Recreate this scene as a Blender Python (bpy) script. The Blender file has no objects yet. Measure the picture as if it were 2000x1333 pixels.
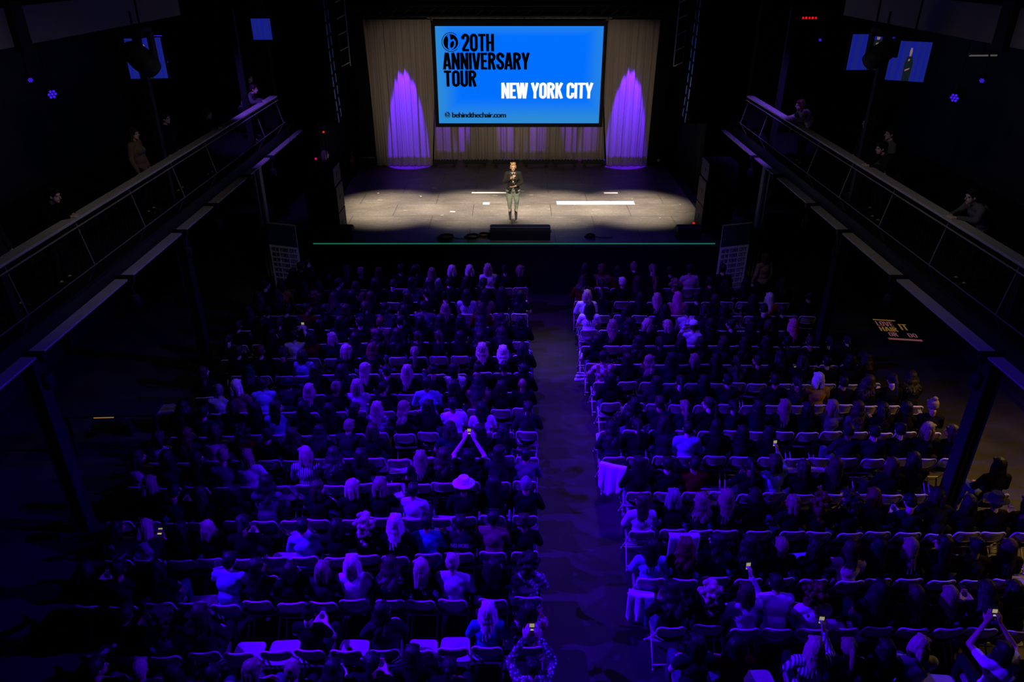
import bpy, bmesh, math, random
import numpy as np
from mathutils import Vector, Matrix, Euler, Quaternion, noise

rnd = random.Random(20)
PI = math.pi
R = math.radians
SC = bpy.context.scene
COL = SC.collection

# ------------------------------------------------------------------ camera
FPX = 1450.0                       # focal length in pixels of the 2000 px frame
TH = R(27.69)                      # downward tilt
CAM = Vector((0, 0, 8.6))
cam = bpy.data.cameras.new('camera'); cam.sensor_width = 36.0; cam.lens = FPX/2000*36
cam.clip_end = 200
camo = bpy.data.objects.new('camera', cam); COL.objects.link(camo)
camo.location = CAM; camo.rotation_euler = (PI/2-TH, 0, 0)
SC.camera = camo

# ------------------------------------------------------------------ world, view, lights
w = bpy.data.worlds.new('world'); SC.world = w; w.use_nodes = True
w.node_tree.nodes['Background'].inputs[0].default_value = (0.10, 0.10, 0.2, 1)
w.node_tree.nodes['Background'].inputs[1].default_value = 0.0002
SC.view_settings.view_transform = 'Standard'
SC.view_settings.look = 'None'
SC.view_settings.exposure = 0.0
SC.view_settings.gamma = 1.0
SC.view_settings.use_curve_mapping = False
SC.cycles.max_bounces = 4
SC.cycles.diffuse_bounces = 2
SC.cycles.glossy_bounces = 2
SC.cycles.sample_clamp_indirect = 4

def spot(name, loc, target, power, color, angle, blend=0.5, radius=0.08):
    l = bpy.data.lights.new(name, 'SPOT'); l.energy = power; l.color = color
    l.spot_size = R(angle); l.spot_blend = blend; l.shadow_soft_size = radius
    o = bpy.data.objects.new(name, l); COL.objects.link(o); o.location = loc
    d = Vector(target)-Vector(loc)
    o.rotation_euler = d.to_track_quat('-Z', 'Y').to_euler()
    return o

BLUE = (0.045, 0.0, 1.0)
VIO = (0.10, 0.015, 1.0)
WARM = (1.0, 0.86, 0.68)
# blue cross washes high on both sides, over the audience
spot('house_wash', (-8.0, 8.2, 8.5), (0.6, 7.9, 0.8), 22000, BLUE, 50, 0.7, 0.07)
spot('house_wash', (-8.0, 12.6, 8.5), (-0.2, 12.3, 0.8), 12000, BLUE, 50, 0.8, 0.07)
spot('house_wash', (-7.6, 16.0, 8.5), (-0.6, 15.0, 0.8), 7500, VIO, 52, 0.9, 0.07)
spot('house_wash', (7.6, 8.4, 9.2), (-1.8, 8.0, 0.8), 8500, BLUE, 50, 0.8, 0.07)
spot('house_wash', (7.6, 12.5, 9.0), (-1.6, 12.6, 0.8), 4600, BLUE, 50, 0.8, 0.07)
spot('house_wash', (-0.6, 8.2, 11.0), (4.2, 8.8, 0.8), 1500, BLUE, 54, 0.9, 0.07)
# added spots for the warm tone on the right floor and far aisle
spot('under_balcony_fill', (9.3, 11.2, 3.45), (8.7, 10.6, 0), 380, (1.0, 0.58, 0.15), 130, 1.0, 0.1)
spot('under_balcony_fill', (9.3, 7.6, 3.45), (8.4, 7.4, 0), 140, (1.0, 0.58, 0.15), 130, 1.0, 0.1)
spot('aisle_fill', (-1.8, 12.5, 10.9), (1.0, 13.6, 0), 7500, VIO, 28, 1.0, 0.1)  # narrow spot added to brighten the far aisle
spot('front_row_wash', (3.0, 11.5, 10.9), (2.8, 16.6, 0.8), 2000, VIO, 44, 1.0, 0.1)
spot('warm_fill', (1.0, 18.5, 9.5), (1.0, 15.8, 0), 900, (1.0, 0.85, 0.7), 18, 1.0, 0.2)
spot('warm_fill', (2.0, 20.0, 10.0), (0.2, 14.2, 0.8), 200, (1.0, 0.5, 0.35), 66, 1.0, 0.3)  # broad warm fill added over the rows
# stage wash from the overhead bar, key from the front
for sx in (-4.0, -1.35, 1.35, 4.0):
    spot('stage_wash', (sx, 23.4, 8.6), (sx*0.96, 22.45, 1.53), 8600, WARM, 34, 1.0, 0.1)
spot('key_light', (-0.6, 9.0, 10.2), (0.0, 21.4, 2.4), 9000, (1.0, 0.88, 0.62), 9, 0.6, 0.06)
spot('key_light', (1.5, 16.0, 10.4), (0.0, 22.6, 1.6), 1500, (1.0, 0.88, 0.7), 40, 1.0, 0.1)
# added warm spots on the drapes, standing in for stage floor bounce
spot('drape_bounce_fill', (-2.0, 3.5, 7.7), (-2.2, 27.7, 3.9), 4200, (1.0, 0.80, 0.60), 19, 0.9, 0.2)
spot('drape_bounce_fill', (2.0, 3.5, 7.7), (2.2, 27.7, 3.9), 4200, (1.0, 0.80, 0.60), 19, 0.9, 0.2)

def px_ray(px, py):
    u, v = (px-1000)/FPX, (py-666.5)/FPX
    f = Vector((0, math.cos(TH), -math.sin(TH))); d = Vector((0, -math.sin(TH), -math.cos(TH)))
    return (f + Vector((1, 0, 0))*u + d*v)
def at_z(px, py, z):
    r = px_ray(px, py); return CAM + r*((z-CAM.z)/r.z)
def at_y(px, py, y):
    r = px_ray(px, py); return CAM + r*((y-CAM.y)/r.y)
def at_x(px, py, x):
    r = px_ray(px, py); return CAM + r*((x-CAM.x)/r.x)
def to_px(p):
    q = Vector(p)-CAM
    zc = q.y*math.cos(TH) - q.z*math.sin(TH)
    return 1000+FPX*q.x/zc, 666.5+FPX*(-q.z*math.cos(TH)-q.y*math.sin(TH))/zc

# ------------------------------------------------------------------ materials
MATS = {}
def mat(name, col, rough=0.6, metal=0.0, var=0.12, scale=8.0, bump=0.0, spec=0.5, stretch=None, sheen=0.0):
    if name in MATS: return MATS[name]
    m = bpy.data.materials.new(name); m.use_nodes = True; nt = m.node_tree
    b = nt.nodes['Principled BSDF']
    b.inputs['Roughness'].default_value = rough; b.inputs['Metallic'].default_value = metal
    b.inputs['Specular IOR Level'].default_value = spec
    if sheen: b.inputs['Sheen Weight'].default_value = sheen
    tc = nt.nodes.new('ShaderNodeTexCoord'); n = nt.nodes.new('ShaderNodeTexNoise')
    mp = nt.nodes.new('ShaderNodeMapping'); nt.links.new(tc.outputs['Object'], mp.inputs[0])
    if stretch: mp.inputs['Scale'].default_value = stretch
    nt.links.new(mp.outputs[0], n.inputs['Vector']); n.inputs['Scale'].default_value = scale
    n.inputs['Detail'].default_value = 3
    mx = nt.nodes.new('ShaderNodeMix'); mx.data_type = 'RGBA'
    mx.inputs[6].default_value = (*[c*(1-var) for c in col], 1)
    mx.inputs[7].default_value = (*[min(1, c*(1+var)) for c in col], 1)
    nt.links.new(n.outputs[0], mx.inputs[0]); nt.links.new(mx.outputs[2], b.inputs['Base Color'])
    if bump:
        bp = nt.nodes.new('ShaderNodeBump'); bp.inputs['Strength'].default_value = bump
        bp.inputs['Distance'].default_value = 0.01
        nt.links.new(n.outputs[0], bp.inputs['Height']); nt.links.new(bp.outputs[0], b.inputs['Normal'])
    MATS[name] = m
    return m

def emit(name, col, strength):
    if name in MATS: return MATS[name]
    m = bpy.data.materials.new(name); m.use_nodes = True
    b = m.node_tree.nodes['Principled BSDF']
    b.inputs['Base Color'].default_value = (0, 0, 0, 1); b.inputs['Roughness'].default_value = 0.5; b.inputs['Specular IOR Level'].default_value = 0
    b.inputs['Emission Color'].default_value = (*col, 1); b.inputs['Emission Strength'].default_value = strength
    MATS[name] = m
    return m

def pattern_mat(name, c1, c2, kind, scale, thr=0.5):
    if name in MATS: return MATS[name]
    m = bpy.data.materials.new(name); m.use_nodes = True; nt = m.node_tree
    b = nt.nodes['Principled BSDF']; b.inputs['Roughness'].default_value = 0.7
    tc = nt.nodes.new('ShaderNodeTexCoord')
    if kind == 'check':
        t = nt.nodes.new('ShaderNodeTexChecker'); t.inputs['Scale'].default_value = scale
        t.inputs[1].default_value = (*c1, 1); t.inputs[2].default_value = (*c2, 1)
        nt.links.new(tc.outputs['Object'], t.inputs[0]); nt.links.new(t.outputs[0], b.inputs['Base Color'])
    else:
        if kind == 'stripe':
            t = nt.nodes.new('ShaderNodeTexWave'); t.inputs['Scale'].default_value = scale
            t.bands_direction = 'X'; out = t.outputs[1]
        else:
            t = nt.nodes.new('ShaderNodeTexVoronoi' if kind == 'spots' else 'ShaderNodeTexNoise')
            t.inputs['Scale'].default_value = scale; out = t.outputs[0]
        nt.links.new(tc.outputs['Object'], t.inputs['Vector'])
        r = nt.nodes.new('ShaderNodeValToRGB'); r.color_ramp.interpolation = 'LINEAR'
        r.color_ramp.elements[0].position = thr-0.04; r.color_ramp.elements[1].position = thr+0.04
        r.color_ramp.elements[0].color = (*c1, 1); r.color_ramp.elements[1].color = (*c2, 1)
        nt.links.new(out, r.inputs[0]); nt.links.new(r.outputs[0], b.inputs['Base Color'])
    MATS[name] = m
    return m

BLK = mat('black_paint', (0.012, 0.012, 0.013), 0.65, spec=0.2)
BLKW = mat('black_wall', (0.010, 0.010, 0.011), 0.9, spec=0.1)
BLKM = mat('black_metal', (0.02, 0.02, 0.022), 0.6, 0.3, spec=.2)
GREY = mat('grey_paint', (0.22, 0.21, 0.20), 0.6, var=0.25, scale=3)
STEEL = mat('bright_steel', (0.55, 0.55, 0.57), 0.35, 0.8)
CLOTHBLK = mat('black_cloth', (0.012, 0.012, 0.013), 0.95, bump=0.3, spec=0.1)

# ------------------------------------------------------------------ object helpers
def mesh_obj(name, verts, faces, m, parent=None, smooth=False, mats=None, midx=None):
    me = bpy.data.meshes.new(name); me.from_pydata([tuple(v) for v in verts], [], faces)
    for q in (mats or [m]): me.materials.append(q)
    if midx: me.polygons.foreach_set('material_index', midx)
    if smooth: me.shade_smooth()
    me.update()
    o = bpy.data.objects.new(name, me); COL.objects.link(o)
    if parent: o.parent = parent
    return o
def link_mesh(name, me, parent=None):
    o = bpy.data.objects.new(name, me); COL.objects.link(o)
    if parent: o.parent = parent
    return o
def tag(o, label, cat=None, group=None, kind=None):
    o['label'] = label
    if cat: o['category'] = cat
    if group: o['group'] = group
    if kind: o['kind'] = kind
    return o
def empty(name, loc, rz=0, label=None, cat=None, group=None, kind=None):
    o = bpy.data.objects.new(name, None); COL.objects.link(o); o.location = loc
    o.empty_display_size = 0.1; o.rotation_euler = (0, 0, rz)
    if label: tag(o, label, cat, group, kind)
    return o

class G:                                   # gathers geometry for ONE mesh
    def __init__(s): s.v = []; s.f = []; s.mi = []; s.cur = 0
    def add(s, vs, fs):
        n = len(s.v); s.v += [Vector(v) for v in vs]
        s.f += [tuple(i+n for i in f) for f in fs]; s.mi += [s.cur]*len(fs)
    def box(s, c, d, rot=None, bev=0.0):
        x, y, z = d[0]/2, d[1]/2, d[2]/2
        if bev > 0:
            b = min(bev, x*0.9, y*0.9, z*0.9); bm = bmesh.new()
            bmesh.ops.create_cube(bm, size=1)
            for v in bm.verts: v.co = Vector((v.co.x*2*x, v.co.y*2*y, v.co.z*2*z))
            bmesh.ops.bevel(bm, geom=bm.edges[:], offset=b, segments=2, affect='EDGES', profile=0.5)
            vs = [v.co.copy() for v in bm.verts]; fs = [tuple(v.index for v in f.verts) for f in bm.faces]
            bm.free()
        else:
            vs = [Vector((sx*x, sy*y, sz*z)) for sx in (-1, 1) for sy in (-1, 1) for sz in (-1, 1)]
            fs = [(0,1,3,2), (4,6,7,5), (0,4,5,1), (2,3,7,6), (0,2,6,4), (1,5,7,3)]
        if rot is not None: vs = [rot @ v for v in vs]
        c = Vector(c); s.add([v+c for v in vs], fs)
    def tube(s, pts, r, n=8, cap=True):
        pts = [Vector(p) for p in pts]; rs = r if isinstance(r, (list, tuple)) else [r]*len(pts)
        vs = []; fs = []; up = None
        for i, p in enumerate(pts):
            t = (pts[min(i+1, len(pts)-1)]-pts[max(i-1, 0)]).normalized()
            if up is None:
                up = Vector((0, 0, 1)) if abs(t.z) < 0.9 else Vector((1, 0, 0))
            a = t.cross(up); 
            if a.length < 1e-5: a = t.cross(Vector((0, 1, 0)))
            a.normalize(); b = a.cross(t).normalized(); up = b
            for k in range(n):
                th = 2*PI*k/n; vs.append(p+(a*math.cos(th)+b*math.sin(th))*rs[i])
        for i in range(len(pts)-1):
            for k in range(n):
                q = (k+1) % n; fs.append((i*n+k, i*n+q, (i+1)*n+q, (i+1)*n+k))
        if cap: fs += [tuple(range(n))[::-1], tuple((len(pts)-1)*n+k for k in range(n))]
        s.add(vs, fs)
    def lathe(s, prof, c=(0, 0, 0), n=20, axis=None):
        vs = []; fs = []
        for (r, z) in prof:
            for k in range(n):
                th = 2*PI*k/n; vs.append(Vector((r*math.cos(th), r*math.sin(th), z)))
        for i in range(len(prof)-1):
            for k in range(n):
                q = (k+1) % n; fs.append((i*n+k, i*n+q, (i+1)*n+q, (i+1)*n+k))
        fs += [tuple(range(n))[::-1], tuple((len(prof)-1)*n+k for k in range(n))]
        if axis is not None:
            m = Vector(axis).to_track_quat('Z', 'Y').to_matrix(); vs = [m @ v for v in vs]
        c = Vector(c); s.add([v+c for v in vs], fs)
    def torus(s, c, rx, ry, r, n=28, m=6, wob=0.0):
        vs = []; fs = []; c = Vector(c)
        for i in range(n):
            a = 2*PI*i/n; k1 = 1+wob*math.sin(3*a+c.x*7)
            for j in range(m):
                b = 2*PI*j/m
                vs.append(c+Vector(((rx*k1+r*math.cos(b))*math.cos(a), (ry*k1+r*math.cos(b))*math.sin(a), r*math.sin(b))))
        for i in range(n):
            for j in range(m):
                i2 = (i+1) % n; j2 = (j+1) % m; fs.append((i*m+j, i2*m+j, i2*m+j2, i*m+j2))
        s.add(vs, fs)
    def build(s, name, m, parent=None, smooth=False):
        ms = m if isinstance(m, list) else [m]
        return mesh_obj(name, s.v, s.f, None, parent, smooth, ms, s.mi if len(ms) > 1 else None)
def boxo(name, c, d, m, parent=None, bev=0.0, rot=None):
    g = G(); g.box(c, d, rot, bev); return g.build(name, m, parent)

# ------------------------------------------------------------------ blob bodies: union of tapered capsules, remeshed to one surface
_ico = None
def ico():
    global _ico
    if _ico is None:
        bm = bmesh.new(); bmesh.ops.create_icosphere(bm, subdivisions=2, radius=1)
        _ico = ([v.co.copy() for v in bm.verts], [tuple(v.index for v in f.verts) for f in bm.faces]); bm.free()
    return _ico
def blob(parts, voxel=0.008, smooth=4, deci=None):
    """parts: ('c',p0,r0,p1,r1) tapered capsule, ('e',center,(rx,ry,rz),euler) ellipsoid"""
    iv, if_ = ico(); V = []; F = []
    for p in parts:
        if p[0] == 'e':
            c = Vector(p[1]); rot = Euler(p[3]).to_matrix() if len(p) > 3 else Matrix.Identity(3)
            n = len(V); V += [c + rot @ Vector((v.x*p[2][0], v.y*p[2][1], v.z*p[2][2])) for v in iv]
            F += [tuple(i+n for i in f) for f in if_]
        else:
            a, ra, b, rb = Vector(p[1]), p[2], Vector(p[3]), p[4]
            bm = bmesh.new()
            for v in iv: bm.verts.new(a+v*ra)
            for v in iv: bm.verts.new(b+v*rb)
            res = bmesh.ops.convex_hull(bm, input=bm.verts[:])
            dead = [g for g in res['geom_interior'] if isinstance(g, bmesh.types.BMVert)]
            bmesh.ops.delete(bm, geom=list(set(dead)), context='VERTS')
            bm.verts.index_update(); n = len(V)
            V += [v.co.copy() for v in bm.verts]; F += [tuple(v.index+n for v in f.verts) for f in bm.faces]
            bm.free()
    me = bpy.data.meshes.new('blob'); me.from_pydata([tuple(v) for v in V], [], F)
    o = bpy.data.objects.new('blob', me); COL.objects.link(o)
    md = o.modifiers.new('r', 'REMESH'); md.mode = 'VOXEL'; md.voxel_size = voxel
    if smooth:
        ms = o.modifiers.new('s', 'SMOOTH'); ms.factor = 0.5; ms.iterations = smooth
    if deci:
        dd = o.modifiers.new('d', 'DECIMATE'); dd.ratio = deci
    dg = bpy.context.evaluated_depsgraph_get()
    out = bpy.data.meshes.new_from_object(o.evaluated_get(dg))
    bpy.data.objects.remove(o); bpy.data.meshes.remove(me)
    out.shade_smooth()
    return out
def reduced(me, ratio):
    o = bpy.data.objects.new('tmp', me); COL.objects.link(o)
    dd = o.modifiers.new('d', 'DECIMATE'); dd.ratio = ratio
    dg = bpy.context.evaluated_depsgraph_get()
    out = bpy.data.meshes.new_from_object(o.evaluated_get(dg)); bpy.data.objects.remove(o)
    return out

def hand(wrist, d, n, side=1, curl=0.5, s=1.0):
    """five fingers: d = direction of the fingers, n = palm normal (towards which fingers curl)"""
    w_ = Vector(wrist); d = Vector(d).normalized(); n = Vector(n); n = (n-d*n.dot(d)).normalized()
    x = d.cross(n)*side; P = []
    for k, off in enumerate((-0.030, -0.010, 0.010, 0.029)):
        kn = w_+d*0.085*s*(1.0-0.05*abs(k-1.2)) + x*off*s
        P.append(('c', w_+x*off*0.5*s+d*0.01, 0.017*s, kn, 0.0125*s))
        L = (0.036, 0.041, 0.038, 0.030)[k]*s; p = kn; a = curl*0.6
        for j in range(3):
            a += curl*(0.45 if j else 0.2); q = p+(d*math.cos(a)+n*math.sin(a))*L*(1, .72, .6)[j]
            P.append(('c', p, (0.0095-0.001*j)*s, q, (0.0088-0.001*j)*s)); p = q
    t0 = w_+d*0.02*s-x*0.018*s; t1 = t0+(d*0.7-x*0.75+n*0.25).normalized()*0.045*s
    t2 = t1+(d*0.85-x*0.25+n*0.45).normalized()*0.034*s
    P += [('c', t0, 0.016*s, t1, 0.012*s), ('c', t1, 0.0115*s, t2, 0.009*s)]
    return P

def head_parts(M):
    """head with face; M = head frame (origin at skull centre, +Y = where the face looks)"""
    def T(p): return M @ Vector(p)
    e = M.to_euler()
    return [('e', T((0, -0.012, 0.018)), (0.074, 0.092, 0.095), e),
            ('e', T((0, 0.026, -0.045)), (0.054, 0.058, 0.066), e),
            ('e', T((0, 0.058, -0.088)), (0.026, 0.024, 0.020), e),          # chin
            ('c', T((0, 0.082, 0.012)), 0.010, T((0, 0.104, -0.026)), 0.013),  # nose
            ('c', T((-0.040, 0.068, 0.026)), 0.013, T((0.040, 0.068, 0.026)), 0.013),  # brow
            ('c', T((-0.014, 0.083, -0.056)), 0.008, T((0.014, 0.083, -0.056)), 0.008),  # lips
            ('e', T((0.077, -0.004, -0.012)), (0.009, 0.017, 0.029), e),
            ('e', T((-0.077, -0.004, -0.012)), (0.009, 0.017, 0.029), e)]
def paint_face(me, M, eye=1, lip=2):
    inv = M.inverted()
    for p in me.polygons:
        q = inv @ p.center
        if q.y < 0.055: continue
        if abs(abs(q.x)-0.031) < 0.015 and abs(q.z-0.003) < 0.0075: p.material_index = eye
        elif abs(q.x) < 0.024 and abs(q.z+0.056) < 0.008: p.material_index = lip

# ================================================================== SETTING
ZS = 1.53                                       # stage height
YF = at_z(1000, 475, ZS).y                      # stage front
def struct(o, label, cat='structure'):
    return tag(o, label, cat, kind='structure')

def floor_mat():
    m = bpy.data.materials.new('worn_floor'); m.use_nodes = True; nt = m.node_tree
    b = nt.nodes['Principled BSDF']; tc = nt.nodes.new('ShaderNodeTexCoord')
    n = nt.nodes.new('ShaderNodeTexNoise'); n.inputs['Scale'].default_value = 0.9; n.inputs['Detail'].default_value = 6
    nt.links.new(tc.outputs['Object'], n.inputs['Vector'])
    r = nt.nodes.new('ShaderNodeValToRGB'); r.color_ramp.elements[0].position = .35; r.color_ramp.elements[1].position = .7
    r.color_ramp.elements[0].color = (0.018, 0.017, 0.016, 1); r.color_ramp.elements[1].color = (0.042, 0.037, 0.032, 1)
    nt.links.new(n.outputs[0], r.inputs[0]); nt.links.new(r.outputs[0], b.inputs['Base Color'])
    b.inputs['Roughness'].default_value = 0.5; b.inputs['Specular IOR Level'].default_value = 0.3
    return m
g = G(); g.box((0, 9.5, -0.05), (24, 44, 0.1))
struct(g.build('floor', floor_mat()), 'dark worn hall floor under the rows of folding chairs', 'floor')

def stage_mat():
    m = bpy.data.materials.new('stage_boards'); m.use_nodes = True; nt = m.node_tree; L = nt.links
    b = nt.nodes['Principled BSDF']; tc = nt.nodes.new('ShaderNodeTexCoord')
    def noise_(scale, sx, sy, det=5):
        mp = nt.nodes.new('ShaderNodeMapping'); mp.inputs['Scale'].default_value = (sx, sy, 1)
        n = nt.nodes.new('ShaderNodeTexNoise'); n.inputs['Scale'].default_value = scale; n.inputs['Detail'].default_value = det
        L.new(tc.outputs['Object'], mp.inputs[0]); L.new(mp.outputs[0], n.inputs['Vector']); return n.outputs[0]
    def ramp(inp, a, b_, c0, c1):
        r = nt.nodes.new('ShaderNodeValToRGB'); r.color_ramp.elements[0].position = a; r.color_ramp.elements[1].position = b_
        r.color_ramp.elements[0].color = (*c0, 1); r.color_ramp.elements[1].color = (*c1, 1)
        L.new(inp, r.inputs[0]); return r.outputs[0]
    base = ramp(noise_(1.2, .5, 1), .3, .75, (0.075, 0.062, 0.05), (0.15, 0.13, 0.11))
    scuff = ramp(noise_(7.0, .35, 3.2, 8), .56, .70, (0, 0, 0), (1, 1, 1))
    fine = ramp(noise_(30.0, .5, 1.5, 6), .50, .72, (0.75,)*3, (1.35,)*3)
    mx = nt.nodes.new('ShaderNodeMix'); mx.data_type = 'RGBA'; L.new(base, mx.inputs[6])
    mx.inputs[7].default_value = (0.27, 0.24, 0.20, 1)
    mu = nt.nodes.new('ShaderNodeMath'); mu.operation = 'MULTIPLY'; mu.inputs[1].default_value = 0.55
    L.new(scuff, mu.inputs[0]); L.new(mu.outputs[0], mx.inputs[0])
    m2 = nt.nodes.new('ShaderNodeMix'); m2.data_type = 'RGBA'; m2.blend_type = 'MULTIPLY'; m2.inputs[0].default_value = 1
    L.new(mx.outputs[2], m2.inputs[6]); L.new(fine, m2.inputs[7])
    # sheet joints, 1.2 x 2.4 m
    br = nt.nodes.new('ShaderNodeTexBrick'); br.inputs['Scale'].default_value = 1.0
    br.inputs['Brick Width'].default_value = 2.4; br.inputs['Row Height'].default_value = 1.2
    br.inputs['Mortar Size'].default_value = 0.012; br.inputs['Color1'].default_value = (1, 1, 1, 1)
    br.inputs['Color2'].default_value = (.88, .88, .88, 1); br.inputs['Mortar'].default_value = (.35, .33, .3, 1)
    L.new(tc.outputs['Object'], br.inputs['Vector'])
    m3 = nt.nodes.new('ShaderNodeMix'); m3.data_type = 'RGBA'; m3.blend_type = 'MULTIPLY'; m3.inputs[0].default_value = 1
    L.new(m2.outputs[2], m3.inputs[6]); L.new(br.outputs[0], m3.inputs[7])
    L.new(m3.outputs[2], b.inputs['Base Color'])
    b.inputs['Roughness'].default_value = 0.55; b.inputs['Specular IOR Level'].default_value = 0.35
    return m
g = G(); g.box((0.05, (YF+29.6)/2, ZS-0.05), (11.3, 29.6-YF, 0.1))
struct(g.build('stage_floor', stage_mat()), 'scuffed dark stage floor where the woman stands', 'stage')
for s in (-1, 1): struct(boxo('stage_wing', (s*6.46, (YF+0.6+29.6)/2, ZS-0.06), (1.5, 29.0-YF, 0.1), BLKW), f"stage wing floor coloured dark as if unlit at the {'left' if s < 0 else 'right'} of the stage", 'stage')  # darkness put into the colour so spill leaves the wings black
struct(boxo('stage_front', (0.05, YF+0.03, ZS/2-0.06), (11.2, 0.06, ZS-0.12), CLOTHBLK), 'black fabric face of the stage above the front row', 'stage')
tag(boxo('edge_light_strip', (0.06, YF-0.015, ZS-0.012), (11.0, 0.02, 0.022), emit('green_glow', (0.01, 0.30, 0.16), 0.55)),
    'thin green glowing strip along the stage front edge', 'light strip')

def brick_mat():
    m = bpy.data.materials.new('dark_brick'); m.use_nodes = True; nt = m.node_tree; L = nt.links
    b = nt.nodes['Principled BSDF']; tc = nt.nodes.new('ShaderNodeTexCoord')
    mp = nt.nodes.new('ShaderNodeMapping'); mp.inputs['Rotation'].default_value = (PI/2, 0, PI/2)
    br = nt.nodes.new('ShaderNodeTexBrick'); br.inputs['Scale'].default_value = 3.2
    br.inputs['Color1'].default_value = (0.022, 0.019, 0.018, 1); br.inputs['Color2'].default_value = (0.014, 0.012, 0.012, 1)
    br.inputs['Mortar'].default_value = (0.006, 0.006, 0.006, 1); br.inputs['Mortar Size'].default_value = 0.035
    L.new(tc.outputs['Object'], mp.inputs[0]); L.new(mp.outputs[0], br.inputs['Vector']); L.new(br.outputs[0], b.inputs['Base Color'])
    b.inputs['Roughness'].default_value = 0.6
    return m
BRICK = brick_mat()
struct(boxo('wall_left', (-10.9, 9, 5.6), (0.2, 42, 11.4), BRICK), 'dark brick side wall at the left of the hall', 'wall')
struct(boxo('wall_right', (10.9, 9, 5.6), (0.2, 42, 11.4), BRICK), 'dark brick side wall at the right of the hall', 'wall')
struct(boxo('wall_back', (0, 29.8, 5.6), (21.6, 0.2, 11.4), BLKW), 'black wall behind the drapes', 'wall')
struct(boxo('ceiling', (0, 9, 11.45), (22, 42, 0.3), BLKW), 'black hall roof above the audience', 'ceiling')
for s, nm in ((-1, 'left'), (1, 'right')):
    # proscenium pier beside the stage, black
    struct(boxo('wall_proscenium_'+nm, (s*8.9, 23.2, 7.6), (3.6, 0.35, 7.5), BLKW), f'black wall above the {nm} side of the stage', 'wall')
    g = G(); nf = 60; y0, y1 = 23.6, 28.8
    vs = []; fs = []
    for i in range(nf+1):
        y = y0+(y1-y0)*i/nf; x = s*(6.05+0.06*math.sin(i*1.3))
        vs += [(x, y, ZS+0.02), (x, y, 7.2)]
        if i: fs.append((2*i-2, 2*i, 2*i+1, 2*i-1))
    g.add(vs, fs); o = g.build('masking_drape', CLOTHBLK, smooth=True)
    sol = o.modifiers.new('t', 'SOLIDIFY'); sol.thickness = 0.01
    tag(o, f'black masking drape at the {nm} side of the stage', 'drape')

# ------------------------------------------------------------------ drapes
DRAPE = mat('drape_cloth', (0.30, 0.26, 0.235), 0.9, var=0.22, scale=2.2, spec=0.1, stretch=(6, 1, .25), sheen=0.2)
def drape(name, xt0, xt1, xb0, xb1, y, zt, zb, fold, amp, seed, m=DRAPE, nz=14, hang=None):
    r2 = random.Random(seed); n = int(abs(xb1-xb0)/0.016); vs = []; fs = []
    ph = [r2.uniform(0, 6.28) for _ in range(6)]
    for j in range(nz+1):
        t = j/nz; z = zt+(zb-zt)*t
        for i in range(n+1):
            u = i/n; x = (xt0+(xt1-xt0)*u)*(1-t)+(xb0+(xb1-xb0)*u)*t
            s_ = x/fold*2*PI
            d = math.sin(s_+1.1*math.sin(s_*0.23+ph[0])+ph[1])+0.45*math.sin(s_*1.9+ph[2]+t*0.8)+0.3*math.sin(s_*0.37+ph[3])
            a = amp*(0.55+0.45*t)
            zz = z - (hang(x)*t if hang else 0)
            vs.append((x+0.012*math.sin(t*5+ph[4]+s_*.3), y+a*d, zz))
    for j in range(nz):
        for i in range(n):
            a0 = j*(n+1)+i; fs.append((a0, a0+1, a0+n+2, a0+n+1))
    o = mesh_obj(name, vs, fs, m, smooth=True)
    sol = o.modifiers.new('t', 'SOLIDIFY'); sol.thickness = 0.006
    return o
YC = 27.5
def cx(px, py, y=YC): return at_y(px, py, y).x
ZT = at_y(1000, 38, YC).z
tag(drape('stage_curtain', cx(709, 38), cx(852, 38), cx(737, 320), cx(844, 320), YC, ZT, ZS+0.02, 0.23, 0.055, 1),
    'grey pleated stage curtain left of the screen with a violet beam', 'curtain')
tag(drape('stage_curtain', cx(1176, 38), cx(1290, 38), cx(1184, 320), cx(1262, 323), YC, ZT, ZS+0.02, 0.23, 0.055, 2),
    'grey pleated stage curtain right of the screen with a violet beam', 'curtain')
YB = 28.4
tag(drape('back_curtain', cx(835, 45, YB), cx(1195, 45, YB), cx(838, 320, YB), cx(1192, 320, YB), YB, ZT, ZS+0.012, 0.30, 0.06, 3),
    'long grey curtain hanging behind and below the screen', 'curtain')
tag(boxo('curtain_rail', (0, YC+0.35, ZT+0.06), (10.2, 0.05, 0.05), BLKM), 'black rail the stage curtains hang from', 'rail')
# violet beams on the drapes from the bar above, and small pools below the screen
for px, s in ((800, 1), (1219, 1)):
    x = cx(px, 320); spot('drape_beam', (x, YC-0.95, 7.1), (x, YC+0.30, ZS+0.4), 8500, (0.11, 0.008, 1.0), 19, 0.25, 0.03)
for px, dx, pw, an in ((868, .25, 120, 13), (912, -.5, 200, 9), (985, .35, 130, 13), (1050, -.2, 120, 14), (1105, .5, 130, 12), (1150, -.2, 120, 13)):
    x = cx(px, 320, YB)
    spot('drape_beam', (x-dx, YB-0.75, 5.9), (x+dx*0.3, YB+0.1, ZS+0.75), pw*11, (0.20, 0.03, 1.0), an, 0.7, 0.03)

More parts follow.
